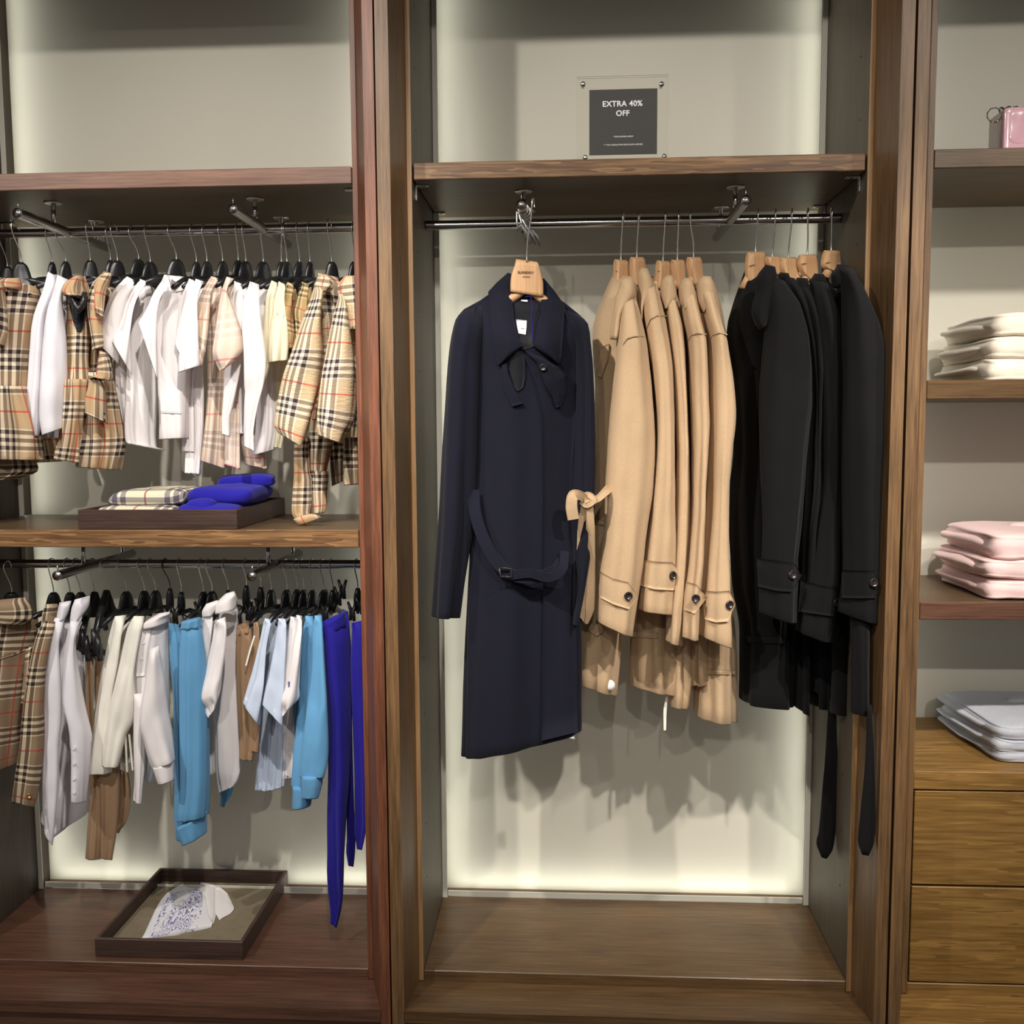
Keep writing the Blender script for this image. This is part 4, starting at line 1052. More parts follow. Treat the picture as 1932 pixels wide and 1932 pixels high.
# ------------------------------------------------------------------ sale sign
g = thing('sale_sign', 'clear acrylic stand with black card reading extra forty percent off', 'sign', (.49, .06, ZS))
YS = .056
L, R_ = at(1088, 145, YS), at(1262, 145, YS)
x0, x1, zt = L[0], R_[0], L[2]
MB().box(x0, x1, YS, YS+.003, ZS+.001, zt, .0006).out('front_plate', M['acrylic'], g)
MB().box(x0, x1, YS+.0115, YS+.0145, ZS+.001, zt, .0006).out('back_plate', M['acrylic'], g)
c0, c1_ = at(1112, 168, YS), at(1240, 289, YS)
cd = MB().box(c0[0], c1_[0], YS+.0062, YS+.0072, c1_[2], c0[2], .0002).out('card', M['signblk'], g)
for (w, x, y, wd) in (('EXTRA 40%', 1174.5, 196, 75), ('OFF', 1175, 214, 25), ('* EXCLUSIONS APPLY', 1176, 257.7, 38), ('* * NO CUMULATIVE DISCOUNTS APPLIED', 1176, 273, 73)):
    text(w, x, y, YS+.0058, wd, M['signtxt'], cd, 'lettering', 0, 0, bold=.022 if wd in (75, 25) else .012, spacing=1.06)
for (x, y) in ((1100, 160), (1248, 160), (1104, 298), (1253, 296)):
    p = at(x, y, YS)
    MB().lathe([(.0055, 0), (.0055, .006), (.004, .008), (.0001, .008)], (p[0], YS+.0005, p[2]), (0, -1, 0), 16).out('standoff', M['rail'], g, True)
    MB().lathe([(.0036, 0), (.0036, .018), (.0001, .018)], (p[0], YS+.016, p[2]), (0, -1, 0), 12).out('standoff', M['rail'], g, True)
# ------------------------------------------------------------------ children's clothes, upper left rail
def tee(name, label, cat, group, mat, F, torso, sleeve, Yt=RY, Ys=.13, yt=68, ys=55, Bt=.024, Bs=.024, fold=.0045, cr=.0045, sl_name='sleeve', bt_name='body', hemband=True, Mx=24):
    p = F(torso[0][0], torso[0][1])
    g = garment(name, label, cat, group, p)
    b = loft(bt_name, torso, Yt, mat, g, F, B=Bt, yaw=yt, fold=fold, ks=(3, 5, 8, 11), M=Mx, N=44, crumple=.004, taper=.08, ramp=(.15, 1.0))
    s = None
    if sleeve: s = loft(sl_name, sleeve, Ys, mat, g, F, B=Bs, yaw=ys, fold=.004, ks=(2, 3, 5), M=Mx, N=36, crumple=cr, taper=.12)
    return g, b, s
GW, GP = 'white tops on the upper left rail', 'check clothes on the upper left rail'
# check dresses at the far left
g, b, s = tee('dress', 'check dress half cut off at the left end of the upper rail', 'dress', GP, M['plaid'], F1,
    [(-70, 560, 90, 560), (-90, 640, 120, 640), (-80, 1000, 150, 1000), (-60, 1240, 190, 1240)], None, Yt=.23, yt=30, Bt=.05)
loft('skirt', [(-60, 1240, 190, 1240), (-80, 1420, 300, 1420), (-100, 1560, 370, 1570), (-110, 1735, 402, 1718)], .27, M['plaid'], g, F1, B=.06, yaw=20, fold=.009, ks=(6, 9, 13), M=16, N=60, crumple=.004, taper=0)
g, b, s = tee('dress', 'tan check dress turned to the room with flared skirt and small round collar', 'dress', GP, M['plaid'], F1,
    [(-10, 505, 240, 560), (-60, 560, 270, 590), (-70, 760, 235, 760), (-60, 1000, 205, 1000), (-50, 1235, 190, 1235)],
    [(-30, 560, 30, 560), (-60, 680, 42, 690), (-80, 820, 45, 850), (-70, 930, 20, 945)], Yt=.12, Ys=.05, yt=20, ys=10, Bt=.045, Bs=.03)
loft('skirt', [(-60, 1225, 190, 1225), (-80, 1330, 215, 1330), (-110, 1500, 262, 1520), (-120, 1702, 274, 1708)], .10, M['plaid'], g, F1, B=.055, yaw=14, fold=.012, ks=(6, 9, 14), M=20, N=64, crumple=.004, taper=0)
loft('collar', [(20, 508, 130, 505), (0, 545, 145, 560), (20, 570, 120, 580)], .07, M['plaid_s'], g, F1, B=.02, yaw=15, fold=.001, M=8, N=24, hem=0, taper=.3)
button(*F1(195, 618), b, M['btn'], g, .004)
loft('underskirt', [(-60, 1690, 225, 1690), (-70, 1800, 235, 1790), (-60, 1842, 100, 1838)], .14, M['plaid_b'], g, F1, B=.035, yaw=14, fold=.006, ks=(5, 9), M=8, N=40, taper=0)
kid_hanger('black hanger at the very left of the upper rail, partly out of view', F1, 12, 48, 432, 'top', 1.3, 25, Y=.24)
kid_hanger('broad black hanger in the tan check dress at the upper left', F1, 95, 140, 402, 'top', 1.5, 20, arm=.10, body=[(128/3.511, 494, 152/3.511, 494), (100/3.511, 500.5, 180/3.511, 500.5), (82/3.511, 512, 200/3.511, 514), (85/3.511, 530, 232/3.511, 542), (120/3.511, 538, 245/3.511, 546)], Y=.12)
# white blouses
tee('blouse', 'white blouse with long gathered sleeve next to the check dress', 'blouse', GW, M['whiteb'], F1,
    [(320, 470, 385, 480), (290, 560, 400, 565), (270, 800, 410, 800), (265, 1200, 420, 1200), (270, 1560, 430, 1563)],
    [(318, 466, 382, 500), (285, 580, 370, 575), (222, 760, 300, 760), (195, 1000, 285, 1000), (180, 1250, 278, 1250), (168, 1480, 262, 1480), (172, 1530, 240, 1548)], Ys=.11, ys=40)
g, b, s = tee('blouse', 'white puff-sleeved blouse in front of the ruffled check dress', 'blouse', GW, M['whiteb'], F1,
    [(390, 490, 470, 520), (370, 600, 460, 600), (380, 900, 462, 900), (390, 1300, 470, 1300), (400, 1500, 450, 1500)],
    [(385, 490, 468, 525), (358, 590, 420, 590), (318, 720, 418, 720), (292, 900, 440, 900), (275, 1100, 447, 1100), (262, 1300, 445, 1300), (258, 1440, 432, 1400), (270, 1545, 432, 1490)], Ys=.08, ys=35, Bs=.035)
kid_hanger('black hanger in the white blouse beside the check dress', F1, 318, 345, 404, 'top', .8)
kid_hanger('black hanger in the white puff-sleeved blouse', F1, 383, 435, 400, 'top', 1.0)
# ruffled check dresses
g, b, s = tee('dress', 'ruffle-necked check dress with a black hanger showing in its open neckline', 'dress', GP, M['plaid_s'], F1,
    [(425, 560, 590, 560), (440, 680, 600, 680), (450, 860, 600, 860), (448, 1040, 592, 1040), (440, 1190, 600, 1190)], None, Yt=.12, yt=25, Bt=.045)
loft('ruffle', [(510, 492, 560, 492), (430, 560, 580, 580), (416, 605, 585, 610), (455, 630, 560, 640)], .06, M['plaid_s'], g, F1, B=.04, yaw=20, fold=.010, ks=(7, 11), M=12, N=48, hem=0, taper=.3)
loft('skirt', [(440, 1180, 600, 1180), (440, 1350, 590, 1350), (420, 1550, 575, 1550), (393, 1705, 545, 1728)], .10, M['plaid_s'], g, F1, B=.05, yaw=20, fold=.010, ks=(6, 10, 13), M=18, N=56, taper=0)
drape('neck_shade', [(455, 590, 570, 600), (462, 700, 580, 720), (485, 800, 560, 820), (510, 862, 540, 865)], b, M['navyl'], g, F1, off=.003, nu=12, nv=6)  # black panel paints the shade inside the neckline, no lining there
kid_hanger('black hanger rising from the ruffle-necked check dress', F1, 585, 598, 392, 'top', 1.2, 30, Y=.14)
q = bvh_of(b)
hn = [o for o in COL.objects if o.get('label', '') == 'black hanger rising from the ruffle-necked check dress'][0]
MB().tube([at(*F1(x, y), .045) for x, y in ((470, 590), (480, 640), (500, 690), (525, 722), (545, 690), (560, 600))], [.008, .009, .009, .008, .008, .007], 8).out('front_arm', M['plastic'], hn, True)
g, b, s = tee('dress', 'check dress with large fabric bow tied at the waist', 'dress', GP, M['plaid_s'], F1,
    [(620, 560, 760, 560), (600, 700, 760, 700), (590, 900, 745, 900), (570, 1200, 745, 1200)],
    [(690, 468, 745, 475), (610, 550, 720, 570), (575, 680, 680, 700), (590, 850, 680, 850), (610, 980, 680, 960)], Yt=.16, Ys=.08, yt=55, ys=35, Bt=.035, Bs=.03)
loft('ruffle', [(700, 470, 742, 468), (640, 540, 700, 560), (628, 640, 680, 650), (640, 740, 672, 760)], .05, M['plaid_s'], g, F1, B=.018, yaw=40, fold=.006, ks=(4, 7), M=14, N=32, hem=0, taper=.2)
loft('skirt', [(560, 1190, 745, 1190), (550, 1400, 775, 1400), (535, 1600, 800, 1590), (522, 1752, 768, 1772)], .13, M['plaid_s'], g, F1, B=.05, yaw=25, fold=.011, ks=(6, 9, 13), M=18, N=60, taper=0)
loft('bow_loop', [(660, 990, 700, 1000), (650, 1080, 735, 1060), (640, 1160, 738, 1190), (600, 1170, 640, 1150)], .04, M['plaid_s'], g, F1, B=.022, yaw=20, fold=.004, M=12, N=28, hem=0, taper=.2)
loft('bow_tail', [(585, 1130, 640, 1130), (590, 1210, 690, 1230), (570, 1300, 702, 1330), (566, 1400, 704, 1462)], .045, M['plaid'], g, F1, B=.012, yaw=20, fold=.004, M=14, N=28)
kid_hanger('left of two black hangers in the bow-tied check dress', F1, 715, 732, 392, 'top', .9, Y=.2)
kid_hanger('right of two black hangers in the bow-tied check dress', F1, 748, 778, 394, 'top', 1.3, 50, Y=.17)
# white tees
tee('tee_shirt', 'first white short-sleeved tee after the bow-tied dress', 'shirt', GW, M['white'], F1,
    [(820, 510, 900, 515), (780, 620, 920, 620), (755, 900, 930, 900), (755, 1200, 900, 1200), (772, 1500, 880, 1505)],
    [(838, 498, 893, 520), (745, 610, 850, 660), (680, 770, 805, 880), (628, 915, 778, 1065)], Ys=.12)
tee('tee_shirt', 'second white tee from the bow-tied dress, pink print on its chest', 'shirt', GW, M['white'], F1,
    [(920, 520, 985, 525), (890, 620, 1010, 620), (850, 860, 1020, 860), (842, 1200, 1040, 1200), (838, 1590, 1030, 1630), (900, 1612, 1120, 1650)],
    [(925, 514, 975, 530), (850, 630, 900, 660), (800, 780, 868, 850), (744, 925, 864, 1128)], Ys=.10, ys=50)
g, b, s = tee('tee_shirt', 'third white tee, its neck band turned to the room', 'shirt', GW, M['white'], F1,
    [(1090, 490, 1250, 500), (1040, 620, 1290, 610), (1040, 900, 1280, 900), (1052, 1250, 1265, 1250), (1065, 1570, 1250, 1560)],
    [(1092, 488, 1150, 520), (1010, 610, 1060, 660), (960, 740, 1035, 830), (934, 850, 1024, 1118)], Yt=.17, Ys=.08, yt=45, ys=45, Bt=.035)
drape('neck_band', [(1108, 488, 1130, 560), (1150, 530, 1160, 600), (1200, 545, 1205, 590), (1270, 500, 1275, 570)], [b, s], M['white'], g, F1, off=.004, nu=12, nv=4)
drape('pocket_hem', [(1065, 1390, 1068, 1400), (1200, 1395, 1200, 1405)], b, M['white'], g, F1, off=.003, nu=8, nv=2)
kid_hanger('black hanger in the first white tee after the bow-tied dress', F1, 868, 918, 385, 'top', 1.3)
kid_hanger('black hanger in the second white tee from the bow-tied dress', F1, 970, 995, 402, 'top', 1.3)
kid_hanger('black hanger in the third white tee, with open arch below it', F1, 1125, 1168, 385, 'top', 1.5, 50, arm=.1)
tee('tee_shirt', 'fourth white tee, narrow and squeezed beside its longer neighbour', 'shirt', GW, M['white'], F2,
    [(85, 515, 140, 520), (50, 640, 130, 640), (40, 900, 120, 900), (45, 1200, 120, 1200), (52, 1650, 110, 1655)],
    [(92, 512, 136, 525), (40, 640, 110, 640), (25, 800, 90, 820), (12, 965, 58, 1062)], Ys=.11)
tee('tee_shirt', 'fifth white tee, longest of the white tees', 'shirt', GW, M['white'], F2,
    [(140, 520, 195, 525), (100, 640, 195, 640), (85, 900, 190, 900), (85, 1150, 192, 1150), (95, 1500, 190, 1480), (88, 1797, 165, 1803)],
    [(138, 515, 188, 528), (92, 640, 150, 650), (62, 850, 150, 850), (42, 1020, 165, 1010), (35, 1125, 172, 1082)], Ys=.09)
kid_hanger('black hanger in the narrow fourth white tee', F2, 112, 142, 402, 'top', .9)
kid_hanger('black hanger in the longest white tee', F2, 192, 212, 400, 'top', 1.0)
# pale checks
tee('shirt', 'faded beige check shirt with short sleeve', 'shirt', GP, M['plaid_p'], F2,
    [(240, 505, 300, 510), (210, 620, 320, 620), (215, 900, 325, 900), (215, 1200, 330, 1200), (200, 1500, 330, 1500), (180, 1715, 325, 1765)],
    [(240, 500, 292, 512), (185, 590, 240, 600), (148, 690, 225, 700), (115, 850, 222, 880), (108, 930, 170, 1084)], Ys=.10)
g, b, s = tee('shirt', 'pale pink check shirt with wide cut-off sleeve', 'shirt', GP, M['plaid_pink'], F2,
    [(340, 505, 395, 510), (330, 620, 420, 620), (335, 900, 430, 900), (335, 1300, 425, 1300), (325, 1560, 420, 1560), (330, 1740, 420, 1768)],
    [(345, 500, 392, 512), (318, 560, 350, 585), (295, 700, 380, 690), (272, 880, 432, 850), (256, 1000, 446, 980), (276, 1060, 400, 1046), (304, 1114, 326, 1108)], Ys=.07, ys=30)
loft('tail', [(430, 1500, 560, 1560), (440, 1620, 590, 1620), (470, 1740, 605, 1768)], .22, M['plaid_p'], g, F2, B=.01, yaw=20, fold=.003, M=10, N=24)
kid_hanger('black hanger in the faded beige check shirt', F2, 298, 316, 398, 'top', 1.0)
kid_hanger('black hanger in the pale pink check shirt', F2, 412, 420, 392, 'top', 1.0)
# white long sleeves
tee('shirt', 'white long-sleeved top with tapering sleeve below the pink check', 'shirt', GW, M['white'], F2,
    [(395, 530, 470, 535), (375, 640, 480, 640), (375, 900, 470, 900), (385, 1200, 460, 1200), (390, 1530, 450, 1535)],
    [(395, 530, 445, 545), (370, 700, 455, 700), (345, 1000, 440, 1000), (325, 1180, 412, 1180), (320, 1350, 370, 1360), (318, 1420, 350, 1430), (318, 1540, 345, 1548)], Ys=.12)
tee('shirt', 'white sweatshirt with ribbed cuff, in front of the cream tops', 'shirt', GW, M['white'], F2,
    [(500, 540, 600, 545), (500, 640, 650, 640), (540, 900, 660, 900), (550, 1300, 665, 1300), (545, 1560, 670, 1560), (530, 1675, 660, 1640)],
    [(500, 532, 560, 550), (455, 650, 560, 660), (448, 800, 570, 800), (465, 1000, 600, 1000), (468, 1180, 598, 1150), (462, 1350, 545, 1360), (455, 1500, 520, 1520), (450, 1615, 525, 1650)], Ys=.07, Bs=.03)
kid_hanger('black hanger in the white top with tapering sleeve', F2, 455, 470, 400, 'top', 1.2)
kid_hanger('black hanger in the white sweatshirt by the cream tops', F2, 575, 586, 402, 'top', 1.25)
# cream
tee('tee_shirt', 'left of two cream tees', 'shirt', 'cream tees on the upper left rail', M['cream'], F2,
    [(640, 530, 690, 535), (610, 640, 690, 640), (600, 900, 680, 900), (640, 1250, 690, 1250), (655, 1620, 690, 1630)],
    [(640, 525, 685, 540), (605, 640, 660, 650), (585, 850, 650, 850), (570, 1050, 640, 1050), (566, 1108, 606, 1176)], Ys=.11)
tee('tee_shirt', 'right of two cream tees, its sleeve hem folded outward', 'shirt', 'cream tees on the upper left rail', M['cream'], F2,
    [(690, 540, 740, 545), (670, 640, 750, 640), (665, 900, 760, 900), (660, 1200, 730, 1200), (665, 1500, 720, 1500), (655, 1625, 698, 1632)],
    [(690, 532, 730, 550), (660, 640, 720, 655), (640, 780, 735, 790), (630, 950, 748, 950), (626, 1062, 742, 1048)], Ys=.09)
kid_hanger('black hanger in the left cream tee', F2, 717, 706, 402, 'top', .9)
kid_hanger('black hanger in the right cream tee', F2, 728, 742, 402, 'top', 1.0)
# olive checks
tee('shirt', 'left of two olive check shirts with short sleeve', 'shirt', GP, M['plaid_dk'], F2,
    [(740, 540, 800, 545), (730, 640, 810, 640), (740, 900, 820, 900), (740, 1200, 800, 1200), (740, 1300, 790, 1300)],
    [(745, 535, 790, 550), (690, 640, 775, 660), (660, 740, 785, 790), (690, 850, 785, 880), (740, 975, 780, 965)], Ys=.10)
tee('shirt', 'right of two olive check shirts, tucked behind the puckered check sleeve', 'shirt', GP, M['plaid_dk'], F2,
    [(840, 540, 900, 545), (830, 640, 910, 640), (820, 900, 900, 900), (810, 1200, 890, 1200)],
    [(845, 535, 888, 550), (800, 640, 880, 660), (780, 720, 880, 760), (785, 850, 870, 880), (790, 980, 860, 1000)], Ys=.10)
kid_hanger('black hanger in the left olive check shirt', F2, 812, 826, 402, 'top', 1.0)
kid_hanger('black hanger in the right olive check shirt', F2, 888, 895, 402, 'top', .8)
# puckered checks
g, b, s = tee('shirt', 'puckered check shirt with long elasticated sleeve reaching to the left', 'shirt', GP, M['plaid_ss'], F2,
    [(950, 480, 1080, 500), (930, 580, 1110, 600), (950, 800, 1090, 800), (950, 1100, 1060, 1100), (900, 1440, 1050, 1440)],
    [(925, 570, 990, 560), (880, 700, 970, 700), (825, 850, 970, 850), (780, 1000, 985, 1000), (728, 1150, 965, 1200), (690, 1350, 915, 1400), (670, 1490, 868, 1560), (690, 1530, 838, 1622)], Ys=.05, ys=30, Bs=.035, Yt=.14, yt=50, Bt=.035, cr=.008, Mx=34)
loft('collar', [(960, 482, 1010, 485), (925, 540, 1050, 560), (920, 590, 1020, 600)], .07, M['plaid_ss'], g, F2, B=.03, yaw=30, fold=.004, ks=(5, 9), M=10, N=30, hem=0, taper=.3)
g, b, s = tee('shirt', 'puckered check shirt beside the red post, ruffled at the neck', 'shirt', GP, M['plaid_ss'], F2,
    [(1120, 500, 1230, 500), (1100, 600, 1250, 600), (1110, 900, 1250, 900), (1120, 1300, 1250, 1300), (1120, 1560, 1260, 1560)],
    [(1090, 610, 1120, 615), (1065, 700, 1140, 700), (1045, 800, 1155, 820), (1010, 1000, 1190, 1000), (975, 1200, 1205, 1200), (950, 1400, 1190, 1440), (945, 1500, 1130, 1560), (952, 1545, 1110, 1602)], Ys=.03, ys=30, Bs=.035, Yt=.13, yt=40, Bt=.035, cr=.008, Mx=34)
loft('ruffle', [(1130, 495, 1200, 490), (1085, 560, 1230, 540), (1110, 700, 1230, 690), (1130, 850, 1230, 850)], .05, M['plaid_ss'], g, F2, B=.025, yaw=20, fold=.006, ks=(6, 11), M=14, N=36, hem=0, taper=.2)
kid_hanger('black hanger in the long-sleeved puckered check shirt', F2, 1018, 1040, 402, 'top', 1.1, 40, Y=.16)
kid_hanger('black hanger half hidden by the red post of the left wardrobe', F2, 1180, 1190, 402, 'top', 1.0, 60)
# check trousers reaching the shelf
g = garment('trousers', 'long check trousers whose turned-up leg touches the middle shelf', 'trousers', GP, F2(900, 1400), .2)
loft('leg', [(900, 1380, 1050, 1380), (890, 1560, 1050, 1560), (895, 1800, 1000, 1800)] + [tuple((np.array(B7(a, b_))-np.array([330, 380])).repeat(1)*3.514) + tuple((np.array(B7(c_, d_))-np.array([330, 380]))*3.514) for a, b_, c_, d_ in ((1540, 100, 1650, 100), (1545, 250, 1640, 250), (1550, 330, 1640, 320), (1552, 372, 1628, 362))], .16, M['plaid_s'], g, F2, B=.02, yaw=30, fold=.005, ks=(3, 5, 8), M=26, N=36)
loft('leg', [(800, 1560, 890, 1560), (790, 1640, 880, 1640), (790, 1800, 890, 1800)] + [tuple((np.array(B7(a, b_))-np.array([330, 380]))*3.514) + tuple((np.array(B7(c_, d_))-np.array([330, 380]))*3.514) for a, b_, c_, d_ in ((1430, 150, 1540, 150), (1420, 300, 1540, 300), (1425, 380, 1530, 370), (1455, 425, 1530, 400))], .14, M['plaid_s'], g, F2, B=.018, yaw=30, fold=.005, ks=(3, 5, 8), M=26, N=36)
loft('turn_up', [(1425, 412, 1462, 455), (1470, 395, 1500, 450), (1540, 378, 1570, 425), (1590, 385, 1612, 405)], .10, M['plaid_s'], g, B7, B=.012, yaw=10, fold=.001, M=10, N=24, hem=0)
g = garment('tunic', 'dark check tunic hanging behind the puckered check sleeves', 'shirt', GP, F2(1060, 1400), .24)
loft('body', [(1010, 1350, 1120, 1350), (1030, 1600, 1120, 1600), (1045, 1880, 1110, 1850)], .24, M['plaid_b'], g, F2, B=.015, yaw=60, fold=.004, M=14, N=30)
loft('tail', [(1115, 1500, 1230, 1500), (1120, 1700, 1240, 1700), (1130, 1875, 1235, 1865)], .15, M['plaid_b'], g, F2, B=.025, yaw=50, fold=.008, ks=(5, 8), M=14, N=36)

# ------------------------------------------------------------------ lower left rail
LW, LB, LP, LT = 'white tops on the lower left rail', 'blue clothes on the lower left rail', 'brown check shirts on the lower left rail', 'tan trousers and shorts on the lower left rail'
g, b, s = tee('shirt', 'brown check shirt with turned-down collar at the lower left edge', 'shirt', LP, M['plaid_b'], F3,
    [(-120, 440, 170, 420), (-150, 480, 225, 470), (-160, 620, 195, 640), (-160, 900, 152, 900), (-160, 1150, 125, 1150), (-150, 1360, 105, 1310)], None, Yt=.15, yt=15, Bt=.05)
loft('collar', [(-40, 350, 150, 335), (-60, 400, 190, 390), (-60, 450, 185, 470), (-40, 480, 120, 500)], .10, M['plaid_b'], g, F3, B=.03, yaw=15, fold=.002, M=10, N=30, hem=0, taper=.25)
drape('yoke_seam', [(-10, 690, -10, 700), (90, 660, 90, 670), (185, 615, 185, 625)], b, M['plaid_b'], g, F3, off=.004, nu=10, nv=2)
loft('fold_front', [(150, 640, 195, 620), (140, 800, 175, 800), (130, 950, 155, 950)], .08, M['plaid_b'], g, F3, B=.012, yaw=20, fold=.002, M=10, N=20)
kid_hanger('black hanger in the brown check shirt at the lower left edge', F3, 38, 68, 305, 'low', 1.6, 20, Y=.15, arms=False)
g, b, s = tee('shirt', 'brown check shirt with a long sleeve and gold-snapped cuff', 'shirt', LP, M['plaid_b'], F3,
    [(260, 420, 345, 420), (235, 560, 350, 560), (240, 800, 330, 800), (240, 1100, 310, 1100), (240, 1330, 300, 1330)],
    [(258, 470, 330, 480), (215, 560, 310, 560), (170, 760, 268, 760), (142, 950, 256, 950), (118, 1200, 254, 1200), (92, 1400, 230, 1420), (77, 1530, 196, 1556)], Ys=.07, ys=40, Bs=.03)
loft('collar', [(262, 372, 340, 372), (246, 430, 350, 420), (240, 500, 345, 470)], .11, M['plaid_b'], g, F3, B=.025, yaw=35, fold=.001, M=10, N=26, hem=0, taper=.25)
button(172, 1498, [s], M['gold'], g, .006, F3)
kid_hanger('black hanger in the gold-snapped brown check shirt', F3, 298, 315, 306, 'low', 1.3, 50)
# white shirts
def shirt_collar(g, rows, F, mat, Y=.10, B=.022, yaw=40):
    return loft('collar', rows, Y, mat, g, F, B=B, yaw=yaw, fold=.001, M=10, N=26, hem=0, taper=.25, crumple=.001)
g, b, s = tee('shirt', 'white poplin shirt with the long pointed tail', 'shirt', LW, M['whiteb'], F3,
    [(330, 440, 420, 440), (300, 600, 415, 600), (330, 900, 400, 900), (310, 1200, 410, 1200), (280, 1400, 420, 1420), (258, 1580, 425, 1660), (262, 1680, 300, 1745)],
    [(325, 450, 385, 465), (272, 600, 350, 600), (260, 800, 362, 820), (256, 1000, 362, 1030), (256, 1200, 340, 1200), (254, 1450, 330, 1450), (256, 1620, 312, 1620), (272, 1740, 290, 1762)], Ys=.09, ys=45)
shirt_collar(g, [(350, 362, 420, 355), (336, 420, 405, 410), (328, 475, 380, 465)], F3, M['whiteb'])
g, b, s = tee('shirt', 'white poplin shirt with pointed collar and buttoned sleeve placket', 'shirt', LW, M['whiteb'], F3,
    [(420, 430, 520, 430), (395, 600, 500, 600), (410, 900, 520, 900), (420, 1200, 530, 1200), (380, 1450, 545, 1450), (362, 1672, 540, 1590)],
    [(415, 470, 480, 480), (392, 590, 442, 590), (375, 760, 458, 760), (365, 950, 500, 1000), (395, 1080, 532, 1140), (410, 1200, 528, 1200), (414, 1380, 515, 1390), (418, 1520, 500, 1534)], Ys=.06, ys=40, Bs=.026)
shirt_collar(g, [(440, 345, 530, 325), (420, 400, 525, 380), (412, 460, 500, 420), (408, 500, 440, 490)], F3, M['whiteb'], .08)
drape('collar_point', [(428, 385, 420, 480), (465, 395, 450, 440), (498, 412, 494, 418)], [b, s], M['whiteb'], g, F3, off=.012, nu=8, nv=4)
for yy in (1220, 1310, 1400, 1480): button(437, yy, s, M['whiteplastic'], g, .003, F3)
kid_hanger('black hanger in the long-tailed white shirt', F3, 388, 412, 306, 'low', 1.2, 50)
kid_hanger('black hanger in the white shirt with pointed collar', F3, 440, 474, 305, 'low', 1.2, 50)
# tan trousers on large hangers
for (lab, hl, hx, nx, arms_, legs, hl2) in (
    ('left pair of tan trousers, mostly hidden behind white tops', 'left of two large open black hangers carrying tan trousers', 538, 555, ((555, 310), (500, 470), (470, 640)), [[(498, 660, 545, 660), (505, 760, 548, 760), (510, 1000, 545, 1000), (520, 1300, 585, 1300), (535, 1500, 588, 1500), (520, 1700, 590, 1700), (508, 1865, 578, 1868)]], ((555, 310), (600, 440), (620, 520))),
    ('right pair of tan trousers hanging below the long white tees', 'right of two large open black hangers carrying tan trousers', 600, 625, ((625, 300), (585, 450), (545, 640)), [[(562, 680, 600, 680), (560, 900, 602, 900), (575, 1200, 690, 1200), (590, 1400, 702, 1400), (594, 1650, 690, 1650), (590, 1860, 655, 1870)], [(700, 1340, 760, 1370), (700, 1500, 765, 1500), (690, 1600, 740, 1640), (668, 1690, 695, 1715)]], ((625, 300), (660, 400), (696, 440)))):
    g = garment('trousers', lab, 'trousers', LT, F3(nx, 680))
    for j, l in enumerate(legs): loft('leg', l, .13+.05*j, M['tan'], g, F3, B=.02, yaw=50, fold=.004, ks=(2, 3, 6), M=24, N=32, crumple=.004)
    h = thing('clip_hanger', hl, 'hanger', at(*F3(nx, 300), RY), HG['low'])
    hook(nx, 302, hx, RZ2, h, F3, M['wire'])
    loft('neck', [(nx-8, 300, nx+8, 300), (nx-24, 330, nx+24, 330), (nx-34, 400, nx+36, 395), (nx-44, 450, nx+46, 450)], RY, M['plastic'], h, F3, B=.008, yaw=30, fold=0, M=8, N=16, hem=0, crumple=0)
    for A_, yy in ((arms_, .09), (hl2, .24)):
        P = [at(*F3(x, y), RY+(yy-RY)*i/2) for i, (x, y) in enumerate(A_)]
        MB().tube(P, [.009, .009, .008], 10).out('arm', M['plastic'], h, True)
    e = at(*F3(*arms_[2]), .10)
    MB().tube([e, e+np.array([.02, .02, -.012]), at(*F3(nx+10, 690), .16), at(*F3(nx+40, 640), .22)], [.006, .007, .007, .006], 8).out('bar', M['plastic'], h, True)
    for cx, cy in ((nx-72, 600), (nx-48, 640)):
        p = at(*F3(cx, cy), .095)
        MB().tube([p+np.array([0, 0, .035]), p+np.array([.004, -.004, .01]), p+np.array([.004, 0, -.028])], [.006, .009, .007], 8).out('clip', M['plastic'], h, True)
# long white tees
tee('tee_shirt', 'left of two warm white long-sleeved tees with straight elbow-length hem', 'shirt', LW, M['whitew'], F3,
    [(680, 440, 760, 445), (660, 560, 760, 560), (640, 900, 740, 900), (620, 1150, 720, 1150), (600, 1340, 700, 1340)],
    [(672, 445, 745, 440), (650, 540, 720, 540), (615, 700, 700, 720), (580, 900, 668, 900), (545, 1150, 655, 1150), (518, 1364, 650, 1362)], Ys=.11, ys=45, Bs=.028)
g, b, s = tee('tee_shirt', 'right of two warm white long-sleeved tees, drawstrings below its sleeve', 'shirt', LW, M['whitew'], F3,
    [(790, 440, 860, 445), (770, 560, 850, 560), (745, 900, 810, 900), (735, 1100, 800, 1100), (720, 1300, 780, 1300)],
    [(790, 442, 850, 445), (752, 520, 830, 530), (715, 700, 785, 760), (680, 850, 792, 900), (645, 1000, 782, 1055), (620, 1160, 735, 1150), (598, 1322, 688, 1322)], Ys=.09, ys=45, Bs=.028)
for (x0, x1, y1) in ((738, 748, 1360), (760, 782, 1350)):
    ribbon('drawstring', [(x0, 1140, .10), ((x0+x1)/2, 1250, .10), (x1, y1, .10)], .004, M['whitew'], g, F3, th=.003, M=10)
kid_hanger('black hanger in the left warm white long-sleeved tee', F3, 702, 742, 300, 'low', 1.2)
kid_hanger('black hanger in the right warm white long-sleeved tee', F3, 818, 848, 297, 'low', 1.1)
